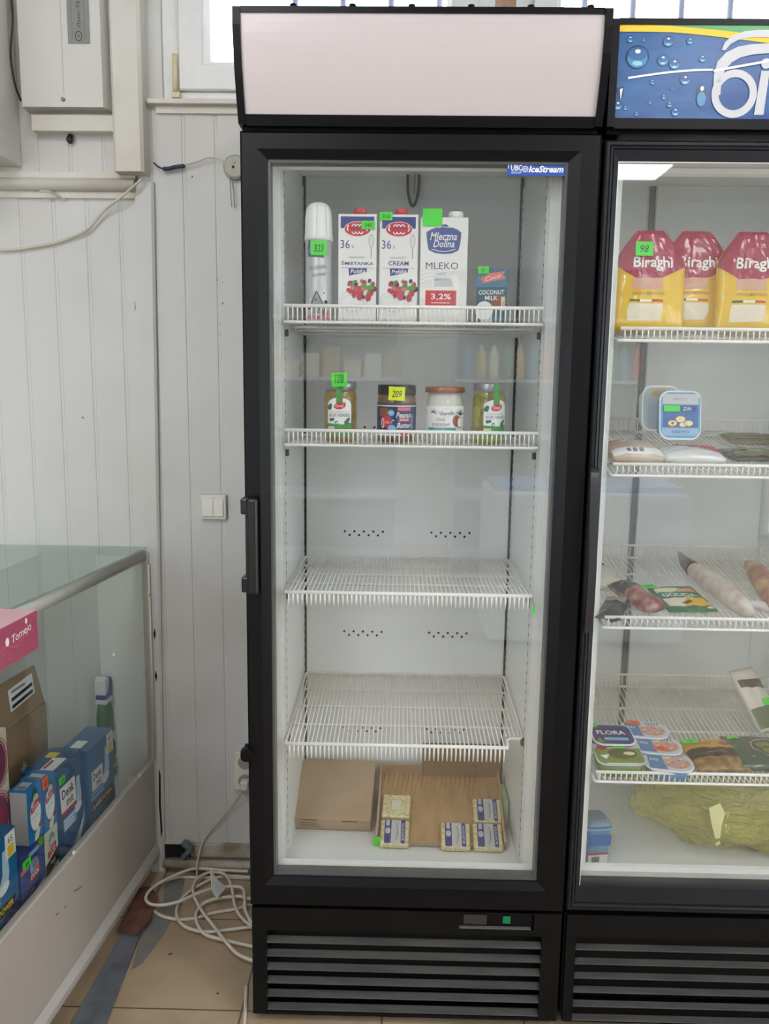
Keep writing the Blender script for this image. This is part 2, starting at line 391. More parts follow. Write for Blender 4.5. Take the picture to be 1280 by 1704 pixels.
for q in ((X0, .042, .05, .52, .268, 1.775), (.590, X1, .05, .52, .268, 1.775), (X0, X1, .415, .52, .268, 1.775), (X0, X1, .05, .52, 1.79, 1.80), (X0, X1, .05, .52, .262, .285)): box(b, *q)
box(b, X0, X1, .07, .52, .03, .262); box(b, X0, X0+.004, .019, .07, .03, .262); box(b, X1-.004, X1, .019, .07, .03, .262); box(b, X0+.004, X1-.004, .019, .07, .2625, .2655); box(b, X0, X1, .0, .52, 1.80, 1.955)
obj('cabinet', b, BLK2, F, True)
b = new()                                             # liner: floor with a raised step, ceiling, sides
for q in ((.042, .064, .052, .41, .285, 1.79), (.560, .590, .052, .41, .285, 1.79), (.042, .59, .405, .415, .285, 1.79), (.042, .59, .052, .41, .286, .309), (.042, .59, .052, .41, 1.785, 1.79)): box(b, *q)
box(b, .064, .560, .345, .405, .309, .352, bev=.004)
obj('liner', b, LINER, F, True)
b = new(); box(b, .072, .552, .398, .405, .375, 1.785, bev=.001); pnl = obj('back_panel', b, mat('white duct panel', (233, 236, 236), .35, var=.015, vscale=3), F, True)
b = new(); box(b, .064, .072, .401, .4049, .375, 1.785); box(b, .552, .56, .401, .4049, .375, 1.785); obj('panel_seam', b, DARK, pnl, True)
b = new()
for z in (.482, .7285, .9755, 1.223):
    for cx in (.209, .415):
        for k in range(9):
            x = cx+(k-4)*.0113; zz = z+(.0045 if k % 2 == 0 else -.0045)
            tube(b, [(x, .3972, zz), (x, .3985, zz)], .0028, 10)
obj('vent_holes', b, DARK, pnl, True)['kind'] = 'stuff'
b = new()                                             # perforated shelf strips
PIL = mat('shelf strip', (214, 216, 214), .4)
for x, s in ((.064, 1), (.560, -1)):
    for y in (.065, .375):
        box(b, min(x, x+s*.004), max(x, x+s*.004), y, y+.014, .34, 1.76)
st = obj('shelf_strips', b, PIL, F, True)
b = new()
for x, s in ((.064, 1), (.560, -1)):
    for y in (.069, .379):
        for k in range(70): box(b, min(x+s*.0035, x+s*.0043), max(x+s*.0035, x+s*.0043), y, y+.006, .35+k*.02, .356+k*.02)
obj('strip_slots', b, mat('slot shadow', (70, 72, 72), .8), st, True)['kind'] = 'stuff'
# clips holding the shelves
for z in (1.432, 1.203, .915, .613):
    for x in (.0645, .5495):
        for y in (.068, .378): b = new(); box(b, x, x+.010, y, y+.012, z-.016, z-.003, bev=.001); obj('shelf_clip', b, mat('steel clip', (80, 80, 78), .4, metal=.6), F, True)
b = new(); box(b, .315, .3165, .372, .384, 1.745, 1.785)
tube(b, spline([(.300, .38, 1.785), (.301, .378, 1.75), (.308, .376, 1.722), (.316, .376, 1.722), (.324, .378, 1.75), (.325, .38, 1.785)]), .0035, 6)
obj('sensor_loop', b, mat('dark sensor strap', (60, 60, 60), .5), F, True)
b = new(); ringframe(b, (.035, .597, .322, 1.738), [(0, .046), (.012, .042), (.020, .046), (.024, .052), (.012, .056), (0, .056)]); obj('gasket', b, GASK, F, True)
wire_shelf(F, .071, .553, .04, .392, 1.441, 1.438, 54, .0295)
wire_shelf(F, .071, .553, .04, .392, 1.211, 1.209, 54, .0285)
wire_shelf(F, .071, .553, .03, .392, .924, .918, 54, -.026)
wire_shelf(F, .071, .553, .03, .392, .611, .628, 54, -.03, notch=True)
# a little green card hanging off the third shelf
D = bpy.data.objects.new('door', None); COL.objects.link(D); D.parent = F; D.location = Vector((0, -.25, .27))
b = new()
ringframe(b, (X0-.002, X1-.002, .272, 1.767), [(0, .045), (0, .004), (.004, 0), ((.030, .036, .046, .03), .0), ((.047, .055, .062, .045), .008), ((.047, .055, .062, .045), .045)])
obj('door_frame', b, BLK, D, True)
b = new(); ringframe(b, (.046, .584, .333, 1.723), [(0, .0125), (.006, .013), (.006, .040), (0, .040)]); obj('glazing_strip', b, ALU, D, True)
b = new(); box(b, .047, .583, .016, .020, .334, 1.722); obj('door_glass', b, DOORGL, D, True)
b = new(); box(b, .047, .583, .034, .036, .334, 1.722); obj('inner_door_glass', b, GLASS, D, True)
b = new()                                             # bar handle clipped round the door edge
box(b, .007, .028, -.03, -.012, .93, 1.117, bev=.006, seg=3)
for z in (.935, 1.085): box(b, -.004, .012, -.024, .012, z, z+.03, bev=.003)
obj('door_handle', b, mat('handle plastic', (14, 14, 15), .28), D, True)
b = new(); tube(b, [(-.004, .004, .603), (.0, -.016, .603)], .012, 16); tube(b, [(-.008, .012, .603), (.004, .012, .603)], .013, 16); obj('door_lock', b, BLK, D, True)
P = Print(); P.rect(0, 0, .108, .023, mat('sticker blue', (38, 78, 168), .35), 1)
P.text('UBC', .0165, .0135, .010, WHITE, 2, w=.020, bold=.02); P.text('GROUP', .0165, .0055, .0035, WHITE, 2, w=.018); P.ring(.032, .0115, .0042, .0042, .0012, WHITE, 2, 20); P.ring(.032, .0115, .0015, .0015, .001, WHITE, 2, 12)
P.text('IceStream', .069, .0115, .0115, WHITE, 2, w=.062, shear=.28, bold=.03)
for x in (.002, .106): P.rect(x-.0006, .012, x+.0006, .019, WHITE, 2)
P.build('brand_sticker', D, lambda u, v, h: Vector((.475+u, .0155-h, 1.6985+v)) - Vector(((X0+X1)/2, .02, .27)), label='blue sticker with white lettering')
# header
def canopy(parent, x0, x1, bulge, white, name):
    zs = [1.775, 1.80, 1.84, 1.88, 1.92, 1.948]
    fy = lambda z: -.004-bulge*math.sin(min(1, (z-1.775)/.173)*PI*.55)
    prof = [(fy(z), z) for z in zs]
    b = new()
    for a, c in ((x0, x0+.013), (x1-.013, x1)):
        prism(b, [(.12, 1.773)]+[(y-.006, z) for y, z in prof]+[(.12, 1.958)], 'x', a, c)
    prism(b, [(.0, 1.773), (fy(1.775)-.003, 1.773), (fy(1.79)-.003, 1.790), (.0, 1.790)], 'x', x0+.013, x1-.013)
    prism(b, [(.06, 1.941), (fy(1.941)-.003, 1.940), (fy(1.95)-.003, 1.950), (.06, 1.955)], 'x', x0+.013, x1-.013)
    prism(b, [(.01, 1.768), (.12, 1.768), (.12, 1.776), (.01, 1.776)], 'x', x0+.004, x1-.004)
    h = obj(name, b, BLK, parent, True)
    b = new(); zz = [1.789+(.153*k/10) for k in range(11)]
    prism(b, [(fy(z), z) for z in zz]+[(.02, 1.942), (.02, 1.789)], 'x', x0+.013, x1-.013)
    p = obj('header_panel', b, white, h, True)
    for f_ in p.data.polygons: f_.use_smooth = False
    return h, fy
hd, _ = canopy(F, X0-.002, X1-.006, .042, HEAD, 'header')
for k in range(6): b = new(); tube(b, [(.10+.1*k, -.03, 1.945), (.10+.1*k, -.03, 1.9595)], .006, 10); obj('header_screw', b, BLK, hd, True)
# kick panel with grille, control bay
def kick(parent, x0, x1, gx0, gx1, bay=None, rows=6, top=.213, bot=.027, slh=.0065):
    b = new(); y = .006; zt = .264
    holes = [(gx0, gx1, bot, top)]
    box(b, x0, gx0, y, .02, .02, zt); box(b, gx1, x1, y, .02, .02, zt); box(b, gx0, gx1, y, .02, .02, bot)
    if bay:
        box(b, gx0, bay[0], y, .02, top, zt); box(b, bay[1], gx1, y, .02, top, zt); box(b, bay[0], bay[1], y, .02, bay[3], zt); box(b, bay[0], bay[1], y, .02, top, bay[2])
    else: box(b, gx0, gx1, y, .02, top, zt)
    k_ = obj('kick_panel', b, BLK2, parent, True)
    pitch = (top-bot)/rows
    for k in range(rows):
        b = new(); z = top-pitch*(k+1)+.002
        prism(b, [(.019, z+slh), (.0195, z+slh+.002), (.0075, z+.002), (.0065, z)], 'x', gx0, gx1); obj('grille_slat', b, SLAT, k_, True)
    return k_
kp = kick(F, X0, X1-.004, .032, .598, (.428, .581, .226, .262))
b = new(); box(b, .43, .578, .014, .019, .228, .260); c = obj('control_panel', b, BLK, kp, True)
b = new(); box(b, .437, .485, .010, .014, .234, .256, bev=.001); obj('thermostat', b, mat('dull display', (50, 44, 46), .25), c, True)
b = new(); box(b, .428, .575, .0075, .014, .2255, .229); obj('control_lip', b, mat('worn lip', (92, 90, 86), .6), c, True)
b = new(); box(b, .517, .533, .008, .014, .238, .254, bev=.002); obj('power_switch', b, mat('green switch', (20, 120, 75), .3), c, True)
b = new(); box(b, X0+.01, X1-.01, .03, .5, 0, .03); obj('plinth', b, BLK2, F, True)
b = new(); box(b, .5535, .5595, .022, .0235, .891, .902); tube(b, [(.558, .024, .902), (.5555, .028, .915)], .0012, 6); recentre(tag(obj('price_card', b, mat('vivid green card', (50, 215, 60), .6)), 'tiny green card hooked on the third wire shelf of the white headed cooler', 'price card'))

# ================================================================== second cooler
Y0 = .0; SX0, SX1 = .645, 1.290
G = thing('beverage_cooler', 'black glass door cooler with blue water droplet header, packed with cheese and tubs', 'refrigerator', ((SX0+SX1)/2, .27, 0))
b = new()
for q in ((SX0, .676, .05, .52, .268, 1.775), (1.262, SX1, .05, .52, .268, 1.775), (SX0, SX1, .48, .52, .268, 1.775), (SX0, SX1, .05, .52, 1.79, 1.80), (SX0, SX1, .05, .52, .262, .285)): box(b, *q)
box(b, SX0, SX1, .07, .52, .03, .262); box(b, SX0, SX0+.004, .019, .07, .03, .262); box(b, SX0, SX1, .02, .52, 1.80, 1.95)
obj('cabinet', b, BLK2, G, True)
b = new()
for q in ((.676, .690, .052, .475, .285, 1.79), (1.248, 1.262, .052, .475, .285, 1.79), (.676, 1.262, .47, .48, .285, 1.79), (.676, 1.262, .052, .475, .286, .309), (.676, 1.262, .052, .475, 1.785, 1.79)): box(b, *q)
obj('liner', b, LINER, G, True)
b = new(); box(b, .872, 1.168, .455, .47, .34, 1.785, bev=.002); box(b, .86, .872, .464, .469, .34, 1.785, 1); obj('back_panel', b, [MATS['white duct panel'], mat('grey seam', (120, 122, 122), .5)], G, True)
b = new(); ringframe(b, (.652, 1.284, .322, 1.738), [(0, .046), (.018, .042), (.026, .046), (.030, .052), (.012, .056), (0, .056)]); obj('gasket', b, GASK, G, True)
b = new(); box(b, .68, 1.258, .05, .075, .309, .335, bev=.004); obj('sill', b, LINER, G, True)
TILT = .17
def sh(zf): return wire_shelf(G, .697, 1.24, .035, .405, zf, zf+.37*TILT, 50, .022, backfence=.03)
for z in (1.414, 1.162, .862, .540): sh(z)
D2 = bpy.data.objects.new('door', None); COL.objects.link(D2); D2.parent = G; D2.location = Vector((0, -.25, .27))
b = new()
ringframe(b, (SX0, SX1, .275, 1.757), [(0, .045), (0, .006), (.003, .003), (.008, .003), (.009, .005), (.010, .003), (.014, .0045), (.015, .0065), ((.016, .016, .02, .016), .0045), ((.025, .025, .052, .034), .010), ((.025, .025, .052, .034), .045)])
obj('door_frame', b, mat('charcoal door frame', (24, 25, 29), .4, var=.1, spec=.3), D2, True)
b = new(); ringframe(b, (.6685, 1.267, .3235, 1.7245), [(0, .0105), (.003, .0105), (.003, .040), (0, .040)]); obj('glazing_strip', b, GASK, D2, True)
b = new(); box(b, .669, 1.266, .016, .020, .324, 1.724); obj('door_glass', b, DOORGL, D2, True)
b = new(); box(b, .669, 1.266, .034, .036, .324, 1.724); obj('inner_door_glass', b, GLASS, D2, True)
b = new()
pts = [(.652+.002, -.004, 1.18), (.650, -.022, 1.165), (.650, -.032, 1.08), (.652, -.034, 1.0), (.653, -.028, .93), (.656, -.01, .865)]
prv = spline(pts, 5); n_ = len(prv)
L_ = []
for i, p in enumerate(prv):
    wd = .0075; L_.append([b.verts.new(q) for q in ((p.x-wd, p.y, p.z), (p.x+wd, p.y, p.z), (p.x+wd, p.y+.008, p.z), (p.x-wd, p.y+.008, p.z))])
for A, B in zip(L_, L_[1:]):
    for k in range(4): b.faces.new((A[k], A[(k+1) % 4], B[(k+1) % 4], B[k]))
b.faces.new(L_[0]); b.faces.new(L_[-1][::-1])
obj('door_handle', b, mat('satin handle', (44, 42, 46), .35), D2, True)
kick(G, SX0+.003, SX1, .668, 1.27, None, rows=6, top=.215, bot=.02, slh=.004)
b = new(); box(b, SX0+.01, SX1-.01, .04, .5, 0, .03); obj('plinth', b, BLK2, G, True)
DROPB = mat('header blue', (42, 100, 158), .25, vscale=9, c2=(28, 74, 140), stretch=(1, 1, 3))
hd2, fy2 = canopy(G, .642, 1.286, .002, DROPB, 'header')
P = Print(); HX, HZ = .655, 1.789                      # lower-left corner of the printed panel; u 0..0.618, v 0..0.153
W_, H_ = .618, .153
top = [(u/20*W_, H_-.013-.02*max(0, (u/20*W_-.08)/.2)**1.25) for u in range(0, 11)]
P.poly([(0, H_), (0, H_-.013)] + top[1:] + [(.31, H_)], YELLOW, 2)
gr = [(.06+.025*k, H_-.002-.014*(k/7)**1.3) for k in range(11)]
P.poly([(.05, H_)] + gr + [(.36, H_)], mat('header green', (80, 165, 95), .3), 3)
for k in range(6): P.poly([(0, .0), (.3, 0), (.6, 0), (.6, .02+.012*k), (.35, .016*k*.7+.002), (.2, .001)], mat('header deep %s' % 'abcdef'[k], (36-3*k, 86-6*k, 150-4*k), .25), 1) if k in (2,) else None
P.line([(.02+.012*k, .066+.014*math.sin(k/12*PI*.5)) for k in range(13)], .0035, WHITE, 4)
P.line([(.165, .078), (.25, .093), (.32, .118)], .004, WHITE, 8)
DL = mat('droplet light', (70, 140, 185), .2); DD = mat('droplet dark', (18, 52, 92), .2)
def drop(x, y, r):
    P.ell(x, y, r*1.06, r, DD, 3); P.ell(x, y-r*.12, r*.9, r*.8, DL, 4); P.ell(x, y+r*.25, r*.86, r*.55, DROPB, 5); P.ell(x, y+r*.45, r*.25, r*.17, WHITE, 6); P.ell(x, y-r*.55, r*.45, r*.2, mat('droplet glint', (150, 205, 225), .2), 6)
for x, y, r in ((.034, .1, .019), (.078, .095, .0095), (.098, .089, .009), (.085, .125, .009), (.118, .064, .0085), (.02, .128, .006), (.062, .06, .0045), (.083, .036, .004), (.094, .024, .005), (.105, .012, .007), (.018, .018, .004), (.038, .009, .004), (.06, .027, .003), (.145, .098, .006), (.122, .126, .006), (.005, .022, .008), (.096, .05, .0025), (.043, .127, .003), (.33, .05, .01), (.4, .08, .015), (.5, .04, .012), (.45, .11, .008), (.56, .09, .014)): drop(x, y, r)
P.ell(.148, .038, .009, .018, DD, 3); P.ell(.148, .033, .0075, .012, DL, 4); P.ell(.148, .05, .003, .004, WHITE, 5)
P.poly([(.002, .05), (.013, .053), (.014, .04), (.007, .028)], DD, 3); P.poly([(.007, .048), (.012, .05), (.009, .03)], WHITE, 4)
# the white lettering
LW = mat('letter white', (205, 205, 209), .3)
def hp(px, py): q_ = at(px, py, Y=-.007); return (q_.x-HX, q_.z-HZ)
c_ = hp(1222, 156); P.ring(c_[0], c_[1], .0265, .0265, .0125, LW, 6, 36)
def band(o, i, m=LW, L=6):
    for k in range(len(o)-1): P.poly([hp(*o[k]), hp(*o[k+1]), hp(*i[k+1]), hp(*i[k])], m, L+.1*k)
band([(1187, 158), (1188, 125), (1194, 103), (1208, 88), (1228, 78), (1250, 74), (1290, 72)], [(1199, 158), (1201, 130), (1207, 115), (1218, 104), (1232, 96), (1252, 91), (1290, 88)])
band([(1201, 84), (1206, 71), (1218, 60), (1240, 52), (1262, 50), (1290, 50)], [(1207, 84), (1215, 74), (1228, 67), (1245, 63), (1262, 62), (1290, 63)])
P.poly([hp(1255, 191), hp(1271, 191), hp(1281, 118), hp(1267, 118)], LW, 6); c_ = hp(1275, 106); P.ell(c_[0], c_[1], .0085, .0085, LW, 6)
P.ring(.315, .043, .020, .0265, .0125, LW, 6, 32, a0=PI*.3, a1=PI*1.7)
P.build('header_print', hd2, lambda u, v, h: Vector((HX+u, fy2(HZ+v)-.0006-h, HZ+v)) - Vector(((SX0+SX1)/2, .27, 0)), cv=.02, cu=.03, label='printed blue water droplet graphic with white lettering')

P = Print()
for x, y, r in ((362, 466, .0013), (370, 470, .0012), (371, 505, .0018), (366, 540, .001), (366, 557, .001), (320, 294, .0018), (138, 695, .002), (210, 221, .002)):
    c_ = at(x, y, Y=YW); P.ell(c_.x, c_.z, r, r*1.5, mat('wall speck', (110, 98, 82), .8), 1, 8)
for pts in (((447, 502), (451, 510), (449, 517)), ((521, 540), (523, 552))):
    P.line([tuple(at(x/2, y, Y=YW).xz) for x, y in pts], .0015, MATS['wall speck'], 1)
o = P.build('wall_specks', bpy.data.objects['wall_back'], lambda u, v, h: Vector((u, YW-.0004-h, v)))
# ================================================================== goods in the main cooler
CARTON = mat('coated white carton', (236, 234, 230), .35, var=.02)
def carton(name, label, x0, x1, yf, z0, z1, d, m, cap=None, rot=0, cat='carton'):
    t = thing(name, label, cat, ((x0+x1)/2, yf+d/2, z0), (0, 0, rot)); hw = (x1-x0)/2; h = z1-z0
    b = new(); box(b, -hw, hw, -d/2, d/2, 0, h, bev=.0015)
    if cap: box(b, -hw+.004, hw-.004, -.001, .001, h, h+.003)
    obj('carton_body', b, m, t)
    if cap:
        b = new(); lathe(b, [(cap[1], h), (cap[1], h+.011), (cap[1]-.001, h+.0125)], 24, (cap[0], -d/2+.02), rfun=lambda r, z, a: r*(1+.02*math.cos(24*a))); obj('screw_cap', b, cap[2], t)
    return t, -d/2, h
# whipped cream can
t = thing('whipped_cream_can', 'tall whipped cream spray can with fluted white cap beside the cream cartons', 'spray can', (.132, .082, 1.444))
b = new(); lathe(b, [(.021, 0), (.0245, .002), (.025, .006), (.025, .148), (.0235, .154)], 40); obj('can_body', b, mat('brushed can', (206, 206, 204), .3, metal=.35, vscale=6), t)
b = new(); lathe(b, [(.0268, .148), (.0268, .156), (.026, .165), (.0255, .19), (.0235, .205), (.018, .215), (.008, .219)], 96, rfun=lambda r, z, a: r*(1-(.16*math.exp(-((math.sin(3.5*a+.4)/.22)**2)) if z > .16 else 0))); obj('fluted_cap', b, mat('white cap', (240, 240, 236), .4), t)
P = Print()
P.rect(-.024, .005, .024, .020, PINK, 1); P.rect(-.03, .005, -.024, .03, mat('ink pale pink', (225, 190, 185), .4), 1)
P.poly([(-.02, .118), (-.022, .135), (-.018, .148), (-.014, .148), (-.016, .125), (.012, .122), (.012, .116)], mat('ink slate blue', (70, 110, 150), .4), 2)
P.poly([(-.020, .012), (-.021, .03), (-.012, .045), (-.004, .060), (.004, .045), (.014, .035), (.018, .018), (.005, .010)], LGREY, 2)
P.poly([(-.012, .012), (-.010, .035), (-.003, .052), (.004, .040), (.011, .026), (.012, .016), (.0, .014)], mat('ink lilac grey', (150, 145, 150), .4), 3)
P.line([(-.010, .010), (-.011, .035), (-.002, .055), (.006, .040), (.014, .024), (.010, .014)], .0022, BERRYD, 4)
for x, y, r in ((-.016, .026, .0045), (.016, .036, .0035), (.004, .025, .002), (.012, .052, .0015), (-.003, .04, .002)): P.ell(x, y, r, r, BERRYD, 5)
for x, y in ((-.008, .009), (.008, .011), (.0, .006), (.013, .015)): P.ell(x, y, .003, .002, BERRY, 5)
P.text('Bita smietana', 0, .100, .010, GREY, 3, w=.034, shear=.4, rot=.15); P.text('kremowa', .002, .086, .008, GREY, 3, w=.026, shear=.4, rot=.15)
P.build('printed_label', t, on_cyl(.0252), cu=.004)
price_tag(t, .003, -.0278, .133, .030, .026, '323')
# cream cartons
def cream(label, word, word2, x0, z1, tagp, num, top='36'):
    t, yf, h = carton('cream_carton', label, x0, x0+.072, .068, 1.444, z1, .058, CARTON, cap=(.004, .0125, mat('red cap', (205, 60, 70), .4)))
    k = .00019; c = lambda x, y: ((x-636)*k, (1283-y)*k-.004)
    P = Print(); P.rect(*c(470, 360), *c(800, 250), NAVY, 1)
    P.ell(*c(636, 368), .0253, .0138, WHITE, 2, 28); P.ell(*c(636, 368), .0243, .0128, RED, 3, 28)
    for dx in (-.0105, -.0035, .0035): P.ring(c(636, 368)[0]+dx+.0035, c(0, 345)[1], .0022, .003, .0018, WHITE, 4, 12, 0, PI); P.ring(c(636, 368)[0]+dx+.0035, c(0, 392)[1], .0022, .003, .0018, WHITE, 4, 12, PI, 2*PI)
    P.rect(-.0135, .175-.0045, .0135, .175-.0028, NAVY, 5); P.line([(-.017, .166), (-.0195, .171), (-.017, .177)], .0022, WHITE, 4); P.line([(.017, .166), (.0195, .171), (.017, .177)], .0022, WHITE, 4)
    P.text('36', *c(515, 513), .0155, NAVY, 2, w=.0175); P.text('%', *c(590, 535), .006, GREY, 2)
    wx, wy = c(772, 480)
    for q in (1, .45): P.ring(wx, wy, .0045*q, .012, .0006, GREY, 2, 20)
    P.line([(wx, wy-.012), (wx, wy-.032)], .0016, GREY, 2)
    P.text(word2, *c(632, 637), .0034, GREY, 2, w=.031); P.text(word, *c(636, 690), .0082, NAVY, 2, w=.061 if len(word) > 6 else .038, bold=.015)
    P.line([c(480, 738), c(800, 738)], .0006, NAVY, 2); P.poly([c(550, 742), c(732, 742), c(728, 778), c(556, 812)], NAVY, 2); P.text('Polska', *c(641, 768), .0075, WHITE, 3, w=.028, shear=.25, rot=.06, bold=.01)
    rr = random.Random(3)
    P.ring(*c(600, 1060), .026, .019, .0012, LGREY, 1, 24); P.ring(*c(590, 1075), .021, .014, .0012, LGREY, 1, 24)
    for i in range(46):
        a, q = rr.random()*2*PI, math.sqrt(rr.random()); x, y = c(675+140*q*math.cos(a), 935+95*q*math.sin(a))
        P.ell(x, y, .0032+.002*rr.random(), .003+.0015*rr.random(), rr.choice((BERRY, BERRY, RED, BERRYD, LEAF, PINK, LEAF)), 2+i*.12, 9, rr.random()*3)
    for q in ((660, 1015), (745, 1025)): P.ell(*c(*q), .0055, .0068, BERRY, 9, 14)
    P.text('1L', *c(515, 1235), .006, GREY, 2)
    P.build('printed_front', t, on_front(yf)); price_tag(t, *tagp, num); return t
cream('white carton of whipping cream, red cap, nearest the spray can', 'ŚMIETANKA', 'DESEROWA', .170, 1.641, (.020, -.0305, .177, .025, .015), '340')
cream('white carton of dessert cream, red cap, next to the blue emblem milk', 'CREAM', 'DESSERT', .2475, 1.641, (-.0245, -.0305, .193, .024, .015), '316')
# milk
t, yf, h = carton('milk_carton', 'larger white milk carton with white cap and blue emblem on top cooler shelf', .324, .413, .07, 1.444, 1.637, .07, CARTON, cap=(.022, .0135, mat('white cap', (240, 240, 236), .4)))
k = .00019; c = lambda x, y: ((x-303)*k, (1288-y)*k-.003)
P = Print(); MB_ = mat('ink milk blue', (70, 88, 150), .4)
P.poly([c(125, 400), c(165, 375), c(230, 352), c(300, 345), c(370, 350), c(430, 372), c(470, 400), c(462, 500), c(445, 570), c(380, 600), c(300, 607), c(220, 598), c(150, 568), c(135, 500)], MB_, 1)
P.poly([c(270, 352), c(275, 328), c(320, 322), c(350, 350)], MB_, 1.5); P.line([c(230, 357), c(290, 347), c(330, 352), (c(380, 350))], .0012, WHITE, 2)
P.text('Mleczna', *c(295, 438), .0145, WHITE, 3, w=.050, shear=.25, bold=.012); P.text('Dolina', *c(300, 508), .0130, WHITE, 3, w=.040, shear=.25, bold=.012)
P.line([c(180+20*i, 560+22*math.sin(i/11.5*PI)) for i in range(13)], .0012, WHITE, 3)
P.text('MLEKO', *c(287, 718), .0125, mat('ink slate', (75, 85, 115), .4), 2, w=.061); P.text('UHT', *c(283, 796), .0055, GREY, 2, w=.018)
for i in range(4): P.line([c(75, 770+40*i), c(180, 750+35*i), c(300, 790+20*i), c(420, 760+10*i), c(530, 790+35*i)], .0007, LGREY, 1)
P.poly([c(215, 830), c(380, 840), c(400, 915), c(210, 920)], LGREY, 1)
for i in range(6): P.line([c(95+17*i, 930), c(95+17*i, 880-10*(i % 3))], .0008, LGREY, 2)
P.rect(*c(128, 1105), *c(435, 955), RED, 2); P.text('3,2%', *c(283, 1018), .0125, WHITE, 3, w=.038, bold=.015); P.line([c(185, 1075), c(372, 1075)], .0013, WHITE, 3)
P.ring(*c(85, 1065), .003, .005, .0006, GREY, 2, 12); P.build('printed_front', t, on_front(yf))
price_tag(t, -.023, -.0365, .192, .036, .031)
# coconut milk
CB = mat('coconut carton blue', (88, 140, 165), .35, vscale=12, c2=(60, 105, 130))
t, yf, h = carton('coconut_milk_carton', 'small blue carton of coconut milk on the top cooler shelf', .437, .496, .10, 1.444, 1.551, .04, CB, rot=-.18)
k = .0002; c = lambda x, y: ((x-815)*k, (1283-y)*k); P = Print()
P.rect(*c(668, 1275), *c(962, 930), mat('ink deep teal', (45, 88, 108), .4), 1)
P.poly([c(705, 850), c(790, 800), c(940, 780), c(920, 815), c(945, 850), c(850, 870), c(740, 892)], mat('ink coral', (225, 120, 110), .4), 2); P.text('Coco', *c(825, 838), .008, WHITE, 3, w=.030, shear=.3, rot=.25)
P.text('COCONUT', *c(815, 977), .0085, WHITE, 3, w=.049, bold=.02); P.text('MILK', *c(815, 1030), .0080, WHITE, 3, w=.024, bold=.02)
P.ell(*c(885, 1080), .015, .014, BROWN, 2); P.ell(*c(750, 1150), .017, .018, WHITE, 3); P.ell(*c(775, 1255), .012, .006, LGREY, 4)
P.rect(*c(910, 1150), *c(945, 1020), CREAM, 4); P.text('250', *c(930, 1085), .004, BROWN, 5, rot=PI/2)
P.build('printed_front', t, on_front(yf))
P = Print(); P.rect(-.018, .006, .018, .085, LGREY, 1); P.ell(.0, .098, .004, .004, WHITE, 2)
for i in range(9): P.rect(-.013, .012+i*.008, .010-.004*(i % 3), .0145+i*.008, mat('ink print blue', (95, 115, 160), .4), 2)
P.build('printed_side', t, on_right(.0295)); price_tag(t, -.0165, -.0215, .1025, .021, .013, '57')
# jars
def jar(name, label, x, y, r, h, prof, cont, lid, lidr, lidh, z0=1.2145):
    t = thing(name, label, 'jar', (x, y, z0))
    b = new(); lathe(b, [(r*.9, 0), (r, .004)]+prof+[(lidr-.003, h-lidh), (lidr-.003, h-.002)], 40); obj('glass_jar', b, glass_mat('jar glass', tint=(.96, .97, .96), base=.01), t)
    b = new(); lathe(b, [(max(q[0]-.0014, .004), q[1]+(.0025 if i == 0 else 0)) for i, q in enumerate([(r*.9, 0), (r, .004)]+prof)], 40); obj('jar_contents', b, cont, t)
    b = new(); lathe(b, [(lidr-.001, h-lidh), (lidr, h-lidh+.001), (lidr, h-.0025), (lidr-.001, h-.0005), (lidr-.004, h)], 60, rfun=lambda q, z, a: q*(1+.006*math.cos(60*a))); obj('jar_lid', b, lid, t)
    return t
def pickles(name, c1, c2, c3):
    m = mat(name, c1, .35); nt = m.node_tree; v = nt.nodes.new('ShaderNodeTexVoronoi'); v.inputs['Scale'].default_value = 75
    r = nt.nodes.new('ShaderNodeValToRGB'); r.color_ramp.elements[0].color = lin(c1); r.color_ramp.elements[1].color = lin(c3); e = r.color_ramp.elements.new(.5); e.color = lin(c2)
    tc = [n for n in nt.nodes if n.type == 'TEX_COORD'][0]; nt.links.new(tc.outputs['Object'], v.inputs['Vector']); nt.links.new(v.outputs['Color'], r.inputs[0]); nt.links.new(r.outputs[0], nt.nodes['Principled BSDF'].inputs['Base Color']); return m
FRM = pickles('pickled cubes', (150, 118, 55), (186, 150, 84), (120, 128, 60)); ART = pickles('pickled artichoke', (128, 130, 48), (192, 180, 96), (98, 100, 42))
SIL = mat('silver lid', (176, 178, 182), .3, metal=.7)
